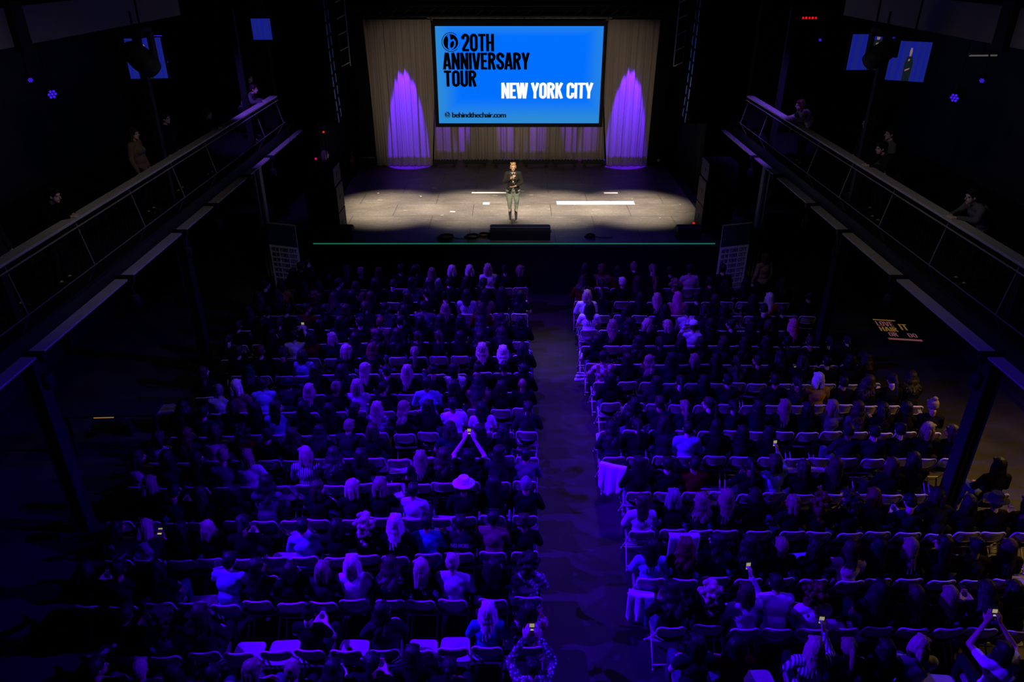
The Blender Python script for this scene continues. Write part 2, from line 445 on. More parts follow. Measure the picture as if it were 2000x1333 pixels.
# LED floor battens in front of the back curtain
BAT = [(846, 892), (905, 952), (963, 1013), (1022, 1073), (1079, 1128), (1136, 1183)]
BATL = ['farthest left', 'second from the left', 'third from the left', 'fourth from the left', 'fifth from the left', 'farthest right']
for (a, b), nm in zip(BAT, BATL):
    xa, xb = at_y(a, 318, 27.55).x, at_y(b, 318, 27.55).x; xm = (xa+xb)/2; wd = xb-xa
    t = empty('led_batten', (xm, 27.5, ZS), 0, f'black light batten on the floor under the screen, {nm}', 'stage light', 'floor battens below the screen')
    boxo('housing', (0, 0, 0.16), (wd, 0.14, 0.13), BLK, t, 0.015)
    for s in (-1, 1):
        g = G(); g.box((s*wd*0.38, 0, 0.05), (0.04, 0.2, 0.1)); g.box((s*wd*0.38, -0.05, 0.01), (0.10, 0.24, 0.02)); g.build('foot', BLKM, t)
    g = G()
    for k in range(8): g.lathe([(0.02, 0), (0.024, 0.012)], (-wd*0.42+wd*0.12*k, 0, 0.225), 10)
    g.build('lens', STEEL, t)

# ------------------------------------------------------------------ projection screen
YS = 26.3
p0, p1 = at_y(850, 51, YS), at_y(1179, 51, YS); q0, q1 = at_y(857, 241, YS), at_y(1170, 241, YS)
sx0, sx1 = (p0.x+q0.x)/2, (p1.x+q1.x)/2; sz1, sz0 = p0.z, q0.z
SW, SH = sx1-sx0, sz1-sz0
def screen_mat():
    m = bpy.data.materials.new('projected_picture'); m.use_nodes = True; nt = m.node_tree; L = nt.links
    b = nt.nodes['Principled BSDF']; b.inputs['Base Color'].default_value = (0, 0, 0, 1)
    b.inputs['Specular IOR Level'].default_value = 0; tc = nt.nodes.new('ShaderNodeTexCoord'); sp = nt.nodes.new('ShaderNodeSeparateXYZ')
    L.new(tc.outputs['Generated'], sp.inputs[0])
    def edge(out, inv, wd):
        mm = nt.nodes.new('ShaderNodeMapRange'); mm.interpolation_type = 'SMOOTHSTEP'
        mm.inputs[1].default_value = 1-wd if inv else wd; mm.inputs[2].default_value = 1 if inv else 0
        mm.inputs[3].default_value = 0; mm.inputs[4].default_value = 1; L.new(out, mm.inputs[0]); return mm.outputs[0]
    e = [edge(sp.outputs[0], 0, .16), edge(sp.outputs[0], 1, .12), edge(sp.outputs[2], 0, .30), edge(sp.outputs[2], 1, .12)]
    prev = None
    for i, x in enumerate(e):
        mu = nt.nodes.new('ShaderNodeMath'); mu.operation = 'MULTIPLY'; mu.inputs[1].default_value = (.9, .6, 1, .5)[i]; L.new(x, mu.inputs[0])
        if prev is None: prev = mu.outputs[0]
        else:
            mxx = nt.nodes.new('ShaderNodeMath'); mxx.operation = 'MAXIMUM'; L.new(prev, mxx.inputs[0]); L.new(mu.outputs[0], mxx.inputs[1]); prev = mxx.outputs[0]
    mx = nt.nodes.new('ShaderNodeMix'); mx.data_type = 'RGBA'; L.new(prev, mx.inputs[0])
    mx.inputs[6].default_value = (0.0, 0.160, 1.0, 1); mx.inputs[7].default_value = (0.027, 0.262, 0.66, 1)
    L.new(mx.outputs[2], b.inputs['Emission Color']); b.inputs['Emission Strength'].default_value = 1.0
    return m
scr = empty('projection_screen', ((sx0+sx1)/2, YS, sz0), 0, 'large bright blue projection screen with tour title above the stage', 'screen')
g = G(); fw = 0.125
g.box((0, 0.02, -fw/2), (SW+2*fw, 0.08, fw)); g.box((0, 0.02, SH+fw/2+.02), (SW+2*fw, 0.08, fw+.04))
g.box((-SW/2-fw/2, 0.02, SH/2), (fw, 0.08, SH)); g.box((SW/2+fw/2, 0.02, SH/2), (fw, 0.08, SH))
g.build('frame', CLOTHBLK, scr)
g = G(); g.box((0, 0.03, SH/2), (SW, 0.02, SH)); g.build('picture', screen_mat(), scr)
boxo('backing', (0, 0.07, SH/2), (SW+0.1, 0.03, SH+0.1), BLK, scr)
INKB = emit('black_ink', (0, 0, 0), 0); INKG = emit('soft_black_ink', (0.006, 0.010, 0.012), 1.0); INKW = emit('white_ink', (1, 1, 1), 1.0)
SCB = emit('screen_blue', (0.0, 0.160, 1.0), 1.0)

# heavy condensed lettering
def arc(cx_, cy_, rx, ry, a0, a1, n=8):
    return [(cx_+rx*math.cos(R(a0+(a1-a0)*i/n)), cy_+ry*math.sin(R(a0+(a1-a0)*i/n))) for i in range(n+1)]
TK = 0.172; l_, r_, b_, t_ = TK/2, 0.45-TK/2, TK*.42, 1-TK*.42; mx_ = (l_+r_)/2; RX = mx_-l_; RY = 0.15
def O_(): return arc(mx_, t_-RY, RX, RY, 180, 0)+arc(mx_, b_+RY, RX, RY, 0, -180)+[(l_, t_-RY)]
GLY = {
 'O': (.45, [O_()]), '0': (.45, [O_()]),
 'T': (.42, [[(0, t_), (.42, t_)], [(.21, t_), (.21, 0)]]),
 'H': (.45, [[(l_, 0), (l_, 1)], [(r_, 0), (r_, 1)], [(l_, .5), (r_, .5)]]),
 'A': (.47, [[(.07, 0), (.205, 1)], [(.40, 0), (.265, 1)], [(.13, .26), (.34, .26)], [(.2, .93), (.27, .93)]]),
 'N': (.47, [[(l_, 0), (l_, 1)], [(.47-l_, 0), (.47-l_, 1)], [(l_-.01, 1), (.47-l_+.01, 0)]]),
 'I': (.172, [[(l_, 0), (l_, 1)]]),
 'V': (.46, [[(.07, 1), (.205, 0)], [(.39, 1), (.255, 0)], [(.2, .07), (.26, .07)]]),
 'E': (.38, [[(l_, 0), (l_, 1)], [(l_, t_), (.37, t_)], [(l_, .51), (.34, .51)], [(l_, b_), (.37, b_)]]),
 'R': (.46, [[(l_, 0), (l_, 1)], [(l_, t_), (mx_-.02, t_)]+arc(mx_-.02, .745, RX+.02, .185, 90, -90)+[(l_, .52)], [(.24, .5), (.375, 0)]]),
 'S': (.44, [[(r_, .70), (r_, t_-RY)]+arc(mx_, t_-RY, RX, RY, 0, 180)+[(l_, .68), (l_+.05, .58), (r_-.05, .42), (r_, .32)]+arc(mx_, b_+RY, RX, RY, 0, -180)+[(l_, .32)]]),
 'Y': (.45, [[(.06, 1), (.225, .42)], [(.39, 1), (.225, .42)], [(.225, .5), (.225, 0)]]),
 'U': (.45, [[(l_, 1), (l_, b_+RY)]+arc(mx_, b_+RY, RX, RY, 180, 360)+[(r_, 1)]]),
 'W': (.66, [[(.06, 1), (.175, 0)], [(.31, 1), (.20, 0)], [(.35, 1), (.455, 0)], [(.60, 1), (.485, 0)]]),
 'K': (.46, [[(l_, 0), (l_, 1)], [(.38, 1), (.15, .48)], [(.19, .60), (.385, 0)]]),
 'C': (.44, [[(r_, .66), (r_, t_-RY)]+arc(mx_, t_-RY, RX, RY, 0, 180)+arc(mx_, b_+RY, RX, RY, 180, 360)+[(r_, .36)]]),
 '2': (.44, [[(l_, .68), (l_, t_-RY)]+arc(mx_, t_-RY, RX, RY, 180, 0)+[(r_, .70), (r_-.02, .60), (l_+.03, b_+.10), (l_, b_)], [(l_-.05, b_), (.42, b_)]]),
 'L': (.36, [[(l_, 0), (l_, 1)], [(l_, b_), (.35, b_)]]),
 'D': (.45, [[(l_, 0), (l_, 1)], [(l_, t_), (mx_, t_)]+arc(mx_, t_-RY, RX, RY, 90, 0)+arc(mx_, b_+RY, RX, RY, 0, -90)+[(l_, b_)]]),
 ' ': (.16, []),
}
def stroke(pts, tk):
    pts = [Vector(p) for p in pts]; n = len(pts); A = []; B = []
    for i in range(n):
        if i == 0: t = pts[1]-pts[0]
        elif i == n-1: t = pts[-1]-pts[-2]
        else: t = (pts[i]-pts[i-1]).normalized()+(pts[i+1]-pts[i]).normalized()
        t = t.normalized(); nr = Vector((-t.y, t.x)); k = 1
        if 0 < i < n-1:
            s0 = (pts[i]-pts[i-1]).normalized(); k = min(1.5, 1/max(0.5, s0.dot(t)))
        A.append(pts[i]+nr*tk/2*k); B.append(pts[i]-nr*tk/2*k)
    return A+B, [(i, i+1, n+i+1, n+i) for i in range(n-1)]
def lettering(name, text, x0, z0, W, H, m, parent, y=-0.005, gap=0.022, tk=TK):
    adv = []; x = 0
    for ch in text:
        wd, st = GLY[ch]; adv.append((x, st)); x += wd+gap
    tot = x-gap; vs = []; fs = []
    for ax, st in adv:
        for s_ in st:
            v, f = stroke(s_, tk if s_[0][1] != s_[-1][1] or len(s_) > 2 else tk*.84); n = len(vs)
            vs += [(x0+(ax+p.x)/tot*W, y, z0+p.y*H) for p in v]; fs += [tuple(i+n for i in q) for q in f]
    return mesh_obj(name, vs, fs, m, parent)
# picture coordinates of the crop (2000x1167 over 360x210 px; picture spans 62..1880 / 72..1105)
def sxp(x): return -SW/2+(x-72)/(1870-72)*SW
def szp(y): return SH-(y-72)/(1105-72)*SH
def word(text, x0, y0, x1, y1, m, nm='lettering'):
    return lettering(nm, text, sxp(x0), szp(y1), sxp(x1)-sxp(x0), szp(y0)-szp(y1), m, scr, y=0.012)
word('20TH', 350, 150, 700, 330, INKB); word('ANNIVERSARY', 142, 343, 1082, 520, INKB); word('TOUR', 148, 530, 505, 702, INKB)
word('NEW YORK CITY', 775, 660, 1785, 830, INKW)
def b_logo(cx_, cz_, r, m_ink, m_bg, parent, y):
    vs = []; fs = []
    def disc(c, rx, rz, yy, n=40):
        k = len(vs); vs.extend([(c[0]+rx*math.cos(2*PI*i/n), yy, c[1]+rz*math.sin(2*PI*i/n)) for i in range(n)]); fs.append(tuple(range(k, k+n)))
    def st(pts, tk, yy):
        v, f = stroke(pts, tk); k = len(vs); vs.extend([(p.x, yy, p.y) for p in v]); fs.extend([tuple(i+k for i in q) for q in f])
    disc((cx_, cz_), r*.80, r*.80, y)
    st([(cx_+r*.95*math.cos(R(a)), cz_+r*.95*math.sin(R(a))) for a in range(48, 322, 6)], r*.07, y)
    st([(cx_+r*1.0*math.cos(R(a)), cz_+r*1.0*math.sin(R(a))) for a in range(-35, 5, 5)], r*.035, y)
    a = mesh_obj('logo_badge', vs, fs, m_ink, parent)
    vs = []; fs = []
    st([(cx_-r*.20, cz_+r*.66), (cx_-r*.14, cz_+r*.3), (cx_-r*.22, cz_-r*.45), (cx_-r*.16, cz_-r*.62), (cx_+r*.05, cz_-r*.72)], r*.22, y-.003)
    st([(cx_-r*.38, cz_+r*.55), (cx_-r*.25, cz_+r*.68), (cx_-r*.08, cz_+r*.70)], r*.09, y-.003)
    st([(cx_-r*.18, cz_-r*.12), (cx_+r*.05, cz_+r*.16), (cx_+r*.30, cz_+r*.24), (cx_+r*.45, cz_+r*.02), (cx_+r*.42, cz_-r*.30), (cx_+r*.22, cz_-r*.60), (cx_-r*.05, cz_-r*.70)], r*.15, y-.003)
    mesh_obj('logo_letter', vs, fs, m_bg, parent)
b_logo(sxp(235), szp(235), (sxp(330)-sxp(140))/2*1.05, INKB, SCB, scr, 0.012)
b_logo(sxp(170), szp(1010), (sxp(207)-sxp(135))/2, INKG, emit('screen_blue_edge', (0.02, 0.24, 0.72), 1.0), scr, 0.012)
def text_mesh(name, body, x0, z0, W, H, m, parent, y=0.0, off=0.012, loc=None, sp=1.0, bold=0):
    cu = bpy.data.curves.new(name, 'FONT'); cu.body = body; cu.offset = off; cu.space_character = sp
    o = bpy.data.objects.new(name, cu); COL.objects.link(o)
    dg = bpy.context.evaluated_depsgraph_get(); me = bpy.data.meshes.new_from_object(o.evaluated_get(dg))
    bpy.data.objects.remove(o)
    xs = [v.co.x for v in me.vertices]; ys = [v.co.y for v in me.vertices]
    ax, bx, ay, by = min(xs), max(xs), min(ys), max(ys)
    for v in me.vertices: v.co = Vector((x0+(v.co.x-ax)/(bx-ax)*W, y, z0+(v.co.y-ay)/(by-ay)*H))
    if bold:                                  # second pass of the outline a little to the right
        co = [tuple(v.co) for v in me.vertices]; fs = [tuple(p.vertices) for p in me.polygons]; n = len(co)
        me = bpy.data.meshes.new(name)
        me.from_pydata(co+[(x+bold, yy-.001, z) for x, yy, z in co], [], fs+[tuple(i+n for i in f) for f in fs])
    me.materials.clear(); me.materials.append(m)
    return link_mesh(name, me, parent)
text_mesh('lettering', 'behindthechair.com', sxp(220), szp(1042), sxp(822)-sxp(220), szp(983)-szp(1042), INKG, scr, 0.012, 0.017, sp=.9, bold=.016)

# truss above the screen
def truss(name, x0, x1, y, z, s, label):
    g = G(); h = s/2
    for dy in (-h, h):
        for dz in (-h, h): g.tube([(x0, y+dy, z+dz), (x1, y+dy, z+dz)], 0.022, 6)
    n = int((x1-x0)/0.4)
    for i in range(n):
        a = x0+(x1-x0)*i/n; b = x0+(x1-x0)*(i+1)/n
        for dy in (-h, h): g.tube([(a, y+dy, z-h), (b, y+dy, z+h)], 0.01, 5)
        g.tube([(a, y-h, z+h), (b, y+h, z+h)], 0.01, 5)
    return tag(g.build(name, BLKM, smooth=True), label, 'truss')
truss('lighting_truss', -5.2, 5.2, 26.3, sz1+0.46, 0.3, 'black horizontal truss above the projection screen')
g = G()
for x in (-2.9, 0.15, 2.9): g.tube([(x, 0.02, SH+0.1), (x, 0.02, SH+0.32)], 0.012, 6)
g.build('hanging_strap', BLKM, scr)

# ------------------------------------------------------------------ stage things
WHT = mat('white_tape', (0.8, 0.8, 0.78), 0.5)
for (xa, ya, xb, yb), lb in (((1088, 393.5, 1237, 400), 'wide white strip lying on the stage right of the woman'),
                         ((921, 375.5, 990, 378), 'thin white tape line on the stage left of the woman'),
                         ((1180, 376, 1206, 378.5), 'short white tape mark on the stage behind the wide strip'),
                         ((943, 396, 956, 400), 'tiny white tape mark on the stage left of her shins')):
    a = at_z(xa, yb, ZS); b = at_z(xb, ya, ZS)
    tag(boxo('floor_tape', ((a.x+b.x)/2, (a.y+b.y)/2, ZS+0.003), (b.x-a.x, b.y-a.y, 0.004), WHT), lb, 'tape')
r3 = random.Random(4)
for k in range(16):
    px, py = r3.uniform(700, 1330), r3.uniform(360, 436); p = at_z(px, py, ZS+.003)
    tag(boxo('spike_mark', (p.x, p.y, ZS+0.003), (r3.choice((.10, .16, .05)), r3.choice((.02, .025, .1)), 0.003), mat('scuffed_tape', (0.42, 0.38, 0.33), 0.6), rot=Euler((0, 0, r3.uniform(-.3, .3))).to_matrix()),
        'small pale spike tape mark scattered on the scuffed stage floor', 'tape', 'small tape marks on the stage')

def wedge(px0, px1, py, wd, lb, h=0.36, d=0.5, rz=0):
    a = at_z((px0+px1)/2, py, ZS); t = empty('stage_monitor', (a.x, a.y+d/2, ZS), rz, lb, 'speaker', 'monitor wedges along the stage front')
    g = G(); x = wd/2     # low side faces upstage
    prof = [(-d/2, 0), (d/2, 0), (d/2, 0.10), (0.02, h), (-d/2+0.04, h), (-d/2, h*0.75)]
    vs = [(-x, p[0], p[1]) for p in prof]+[(x, p[0], p[1]) for p in prof]; n = len(prof)
    g.add(vs, [tuple(range(n)), tuple(range(n, 2*n))[::-1]]+[(i, i+n, (i+1) % n+n, (i+1) % n) for i in range(n)])
    g.build('cabinet', BLK, t)
    g = G(); c = Vector((0, (d/2+0.02)/2+0.012, (0.10+h)/2+0.012)); g.box(c, (wd-0.06, math.hypot(d/2-.02, h-.1)-0.04, 0.012), Euler((-math.atan2(h-0.1, d/2-0.02), 0, 0)).to_matrix())
    g.build('grille', BLKM, t)
    g = G(); g.box((0, -d/2+0.03, h+0.002), (wd, 0.012, 0.008)); g.build('edge_trim', mat('worn_edge', (.25, .23, .22), .6), t)
    for s in (-1, 1):
        g = G(); g.tube([(s*(x+0.005), -0.08, 0.16), (s*(x+0.03), -0.08, 0.19), (s*(x+0.03), 0.06, 0.19), (s*(x+0.005), 0.06, 0.16)], 0.012, 6); g.build('handle', BLKM, t)
wedge(958, 1074, 470, 1.66, 'wide black monitor wedge at the centre of the stage front')
wedge(641, 690, 470, 0.66, 'black monitor wedge at the left end of the stage front')
wedge(1321, 1370, 470, 0.66, 'black monitor wedge at the right end of the stage front')
RUB = mat('black_rubber', (0.01, 0.01, 0.01), 0.7)
for px, py, r, lb in ((870, 465, .23, 'black cable coil on stage, leftmost of the coils'), (921, 464, .20, 'black cable coil on stage, second from the left'),
                   (944, 461, .17, 'black cable coil beside the wide centre monitor wedge'), (1151, 463, .14, 'small black cable coil right of the wide centre monitor wedge')):
    p = at_z(px, py, ZS); g = G()
    for k in range(4): g.torus((p.x+.01*k, p.y-.008*k, ZS+0.013+.018*k), r*(1-.05*k), r*(.95-.04*k), 0.011, wob=.04)
    g.tube([(p.x+r, p.y, ZS+.014), (p.x+r+.2, p.y-.1, ZS+.014), (p.x+r+.5, p.y-.06, ZS+.014)], 0.009, 6)
    tag(g.build('cable_coil', RUB, smooth=True), lb, 'cable', 'cable coils on the stage front')

def speaker_stack(x, y, lb):
    t = empty('speaker_stack', (x, y, ZS), 0, lb, 'speaker')
    for k, (h, wd) in enumerate(((0.72, 0.86), (0.72, 0.86), (0.52, 0.8))):
        z = sum((0.72, 0.72, 0.52)[:k])
        c = boxo('cabinet', (0, 0, z+h/2), (wd, 0.85, h-0.012), BLK, t, 0.02)
        boxo('grille', (0, -0.43, z+h/2), (wd-0.08, 0.02, h-0.09), BLKM, c)
        for s in (-1, 1): boxo('handle', (s*(wd/2+0.002), 0, z+h/2), (0.02, 0.16, 0.1), BLKM, c, 0.006)
speaker_stack(-5.16, YF+0.75, 'tall black speaker stack at the left corner of the stage')
speaker_stack(5.78, YF+1.3, 'tall black speaker stack at the right corner of the stage')
# extinguisher, case and small lamps upstage
p = at_z(688, 329, ZS); t = empty('fire_extinguisher', (p.x, p.y, ZS), 0, 'red fire extinguisher standing upstage at the left', 'fire extinguisher')
g = G(); g.lathe([(0.08, 0), (0.09, 0.02), (0.09, 0.42), (0.06, 0.49), (0.025, 0.52)]); g.build('cylinder', mat('red_enamel', (0.5, 0.02, 0.015), 0.3), t, True)
g = G(); g.lathe([(0.025, 0.51), (0.025, 0.57)], n=10); g.box((0.03, 0, 0.59), (0.13, 0.025, 0.02)); g.build('valve', STEEL, t)
g = G(); g.tube([(0.03, 0, .56), (.10, 0, .52), (.12, 0, .35), (.11, 0, .2)], 0.011, 6); g.build('hose', RUB, t, True)
boxo('label_panel', (0.0, -0.088, 0.28), (0.07, 0.01, 0.14), WHT, t)
p = at_z(718, 328, ZS); t = empty('road_case', (p.x, p.y+.2, ZS), 0, 'small open black road case beside the left curtain', 'case')
g = G(); g.box((0, 0, .2), (0.56, .4, .38), bev=.01); g.build('case_body', BLK, t)
g = G()
for z in (0.02, .385):
    g.box((0, -.2, z), (.58, .02, .025)); g.box((-.28, 0, z), (.02, .42, .025)); g.box((.28, 0, z), (.02, .42, .025))
g.build('edge_trim', GREY, t)
for px, py, lb in ((706, 322, 'small chrome floor lamp between extinguisher and road case'), (1286, 322, 'small chrome floor lamp upstage right of the right curtain')):
    p = at_z(px, py, ZS); t = empty('floor_lamp', (p.x, p.y, ZS), 0, lb, 'stage light')
    g = G(); g.lathe([(0.05, -.09), (0.09, -.07), (.10, .07), (.09, .09)], (0, 0, .17), 16, (0.2, -1, .4)); g.build('lamp_head', STEEL, t, True)
    g = G(); g.tube([(-.12, 0, .17), (-.12, 0, .02), (.12, 0, .02), (.12, 0, .17)], 0.012, 6); g.build('yoke', BLKM, t)
tag(boxo('indicator_light', at_z(1356, 436, ZS+.03), (.09, .05, .04), emit('red_glow', (1, .04, .01), .55)), 'tiny red lamp on the stage floor at the right', 'lamp')

# ------------------------------------------------------------------ line arrays and ladders
ARR = mat('array_black', (.003, .003, .003), .9, spec=.05)
def line_array(s, lb):
    top = Vector((s*4.86, 19.4, 8.9)); t = empty('line_array', top, 0, lb, 'speaker')
    ang = 0.0; p = Vector((0, 0, 0)); n = 14
    for k in range(n):
        ang = R(0.3+0.13*k*k*0.55); h = 0.30
        dn = Vector((0, math.sin(ang), -math.cos(ang)))
        c = p+dn*h/2; rot = Euler((ang, 0, 0)).to_matrix()
        g = G(); g.box(c, (0.80, 0.42, h-0.02), rot, .012); cb = g.build('cabinet', ARR, t)
        g = G(); g.box(c+rot @ Vector((0, -0.215, 0)), (0.74, 0.012, h-0.05), rot); g.build('grille', ARR, cb)
        g = G()
        g.box(c+rot @ Vector((-s*0.41, -0.20, 0)), (0.02, 0.028, h-0.05), rot); g.box(c+rot @ Vector((-s*0.41, 0.16, 0)), (0.016, 0.022, h-0.09), rot)
        g.build('rigging_plate', STEEL, cb)
        p = p+dn*h
    g = G(); g.box((0, 0, .06), (.7, .5, .06)); g.tube([(0, 0, .06), (0, 0, 2.4)], .012, 6); g.build('fly_frame', BLKM, t)
line_array(-1, 'long curved black line array hanging left of the stage')
line_array(1, 'long curved black line array hanging right of the stage')
for s, lb in ((-1, 'narrow metal lighting ladder hanging at the left wing'), (1, 'narrow metal lighting ladder hanging at the right wing')):
    t = empty('lighting_ladder', (s*4.78, 22.6, 5.55), 0, lb, 'truss')
    for dx in (-.13, .13): 
        g = G(); g.tube([(dx, 0, 0 if dx*s > 0 else .14), (dx, 0, 5.4)], 0.016, 6); g.build('upright', STEEL if dx*s < 0 else BLKM, t)
    g = G()
    for k in range(13): g.tube([(-.13, 0, .12+.42*k), (.13, 0, .24+.42*k)], 0.014, 6)
    g.build('rung', STEEL, t)
    spot('ladder_light', (s*1.5, 18.5, 8.0), (s*4.7, 21.5, 6.0), 14, (0.45, 0.28, 1.0) if s < 0 else (.75, .35, .8), 40, 1.0, .1)

# ------------------------------------------------------------------ balconies
RAILM = mat('rail_paint', (0.40, 0.38, 0.37), 0.55, var=0.2, scale=1.5)
XB = 6.8; y0b, y1b = 3.0, 23.0
for s, nm in ((-1, 'left'), (1, 'right')):
    yend = 22.4
    struct(boxo('balcony_deck', (s*8.95, (y0b+yend)/2, 3.70), (3.8, yend-y0b, 0.28), BLKW), f'dark balcony floor along the {nm} side', 'balcony')
    t = empty('balcony_beam', (s*XB, y0b, 3.5), 0, f'grey steel beam under the {nm} balcony front with a wide lower flange', 'beam', kind='structure')
    L = y1b+1.2-y0b
    boxo('lower_flange', (s*0.05, L/2, 0.03), (0.30, L, 0.03), RAILM, t)
    boxo('beam_web', (s*0.12, L/2, 0.19), (0.02, L, 0.30), BLK, t)
    boxo('upper_flange', (s*0.10, L/2, 0.35), (0.18, L, 0.02), BLK, t)
    t = empty('balcony_railing', (s*XB, y0b, 3.84), 0, f'{nm} balcony railing with a flat grey top board and thin posts', 'railing')
    L = yend-0.4-y0b
    boxo('top_board', (0, L/2, 1.10), (0.20, L, 0.04), RAILM, t, .008)
    g = G(); g.tube([(-s*.10, 0, 1.0), (-s*.10, L, 1.0)], .012, 6); g.build('board_trim', GREY, t)
    g = G(); g.tube([(-s*.22, 0, .38), (-s*.22, L, .38)], .008, 6); g.build('lower_wire', mat('dull_wire', (.18, .17, .16), .5), t)
    for k in range(11):
        y = 0.8+1.82*k
        g = G(); g.tube([(0, y, 1.08), (-s*.22, y-.15, .38), (s*.06, y, 0.0)], .009, 6); g.build('post', MATS['dull_wire'], t)
    g = G()
    nx = int(L/0.12)
    for k in range(nx): g.tube([(-s*.02, .1+.12*k, 1.06), (s*.04, .1+.12*k, .02)], .003, 3, False)
    g.build('infill_rods', BLKM, t)
    # dark clamps and hanging fixtures on the lower flange
    for py_ in (6.5, 9.2, 12.0, 14.4, 16.2, 18.6, 20.6):
        t2 = empty('beam_clamp', (s*(XB-.02), py_, 3.5), 0, f'black clamp gripping the {nm} balcony beam', 'clamp', f'clamps on the {nm} balcony beam')
        boxo('jaw', (0, 0, .03), (.36, .10, .12), BLK, t2, .01)
        g = G(); g.tube([(-s*.1, 0, 0), (-s*.1, 0, -.28)], .02, 8); g.build('drop_pipe', BLKM, t2)
        g = G(); g.lathe([(.05, 0), (.085, .02), (.085, .20), (.06, .24)], (-s*.1, 0, -.5), 14); g.build('lamp_can', BLK, t2, True)
    # columns from the hall floor
    for yc in (9.6, 15.2, 20.6):
        c = empty('steel_column', (s*(XB+.35), yc, 0), 0, None)
        where = {9.6: 'nearest the camera', 15.2: 'halfway along', 20.6: 'beside the stage'}[yc]
        struct(c, f'steel column under the {nm} balcony, {where}', 'column')
        g = G(); g.box((0, 0, 1.75), (.04, .2, 3.5)); g.box((-.1, 0, 1.75), (.02, .24, 3.5)); g.box((.1, 0, 1.75), (.02, .24, 3.5)); g.build('shaft', GREY if yc > 20 else BLK, c)
        boxo('base_plate', (0, 0, .012), (.36, .36, .024), BLKM, c)
        boxo('cap_plate', (0, 0, 3.49), (.34, .34, .024), BLKM, c)
        up = boxo('upper_shaft', (s*.0, 0, 5.6), (.13, .13, 3.5), BLK, c)
    # upper fascia
    struct(boxo('upper_fascia', (s*8.7, 12.0, 7.45), (0.2, 18.0, 0.62), mat('fascia_paint', (.20, .19, .18), .7, var=.1, scale=1.2)), f'dim grey beam above the {nm} balcony', 'beam')
    struct(boxo('upper_soffit', (s*9.85, 12.0, 7.72), (2.2, 18.0, 0.1), BLKW), f'black soffit over the {nm} balcony', 'ceiling')
    for yy in (3.5, 8.7, 13.9):
        struct(boxo('soffit_column', (s*8.55, yy, 7.45), (.14, .34, .8), BLK), f'black column joint on the upper beam over the {nm} balcony', 'beam')
    spot('fascia_light', (s*2.0, 9.0, 9.0), (s*8.6, 9.0, 7.4), 110, (0.9, 0.85, 1.0), 80, 1.0, .2)
    spot('balcony_wash', (s*5.9, 15.8, 9.8), (s*6.95, 20.9, 4.2), 2100 if s < 0 else 2300, (0.22, 0.08, 1.0), 26, 0.9, .1)
    spot('balcony_fill', (s*1.2, 10.5, 9.8), (s*6.9, 13.3, 4.4), 190, (1.0, 0.86, 0.78), 60, 1.0, .2)  # added spot giving the rest of the rail a dim warm tone

# ================================================================== BANNERS, SCREENS ON THE BALCONIES, LAMPS
def banner(px, y, wd, H, rz, lb):
    p = at_y(px, 560, y); t = empty('roll_up_banner', (p.x, y, 0), rz, lb, 'banner', 'roll up banners beside the stage')
    boxo('panel', (0, 0, 0.08+H/2), (wd, 0.012, H), mat('banner_white', (.50, .49, .52), .6, var=.05), t)
    boxo('header', (0, -0.009, 0.08+H-.30), (wd-.01, 0.004, 0.58), mat('banner_teal', (.008, .03, .045), .5), t)
    boxo('base', (0, 0, 0.04), (wd+.04, .22, .08), GREY, t, .01)
    boxo('top_rail', (0, 0, .08+H), (wd+.01, .03, .03), GREY, t)
    g = G(); g.tube([(0, .05, .08), (0, .03, .08+H)], .01, 6); g.build('rear_pole', BLKM, t)
    ink = mat('banner_ink', (.05, .045, .07), .6)
    for k in range(11):
        z = .08+H-.62-.145*(k+1)
        if z < .12: break
        lettering('lettering', 'NEW YORK CITY', -wd/2+.06, z, wd-.12, .105, ink, t, y=-0.010)
banner(566, 18.4, .86, 2.28, R(-17), 'tall roll-up banner with text rows left of the stage')
for s in (-1, 1):
    spot('banner_fill', (s*2.6, 15.6, 6.2), (s*6.0, 18.4, .55), 160, (.06, 0, 1), 13, .5, .08)  # spots added to brighten the banners, violet below and white above
    spot('banner_fill', (s*1.5, 13.0, 8.5), (s*6.1, 18.4, 1.4), 160, (.8, .8, 1), 12, .6, .08)
banner(1423, 18.4, .86, 2.28, R(-17+34), 'tall roll-up banner with text rows right of the stage')

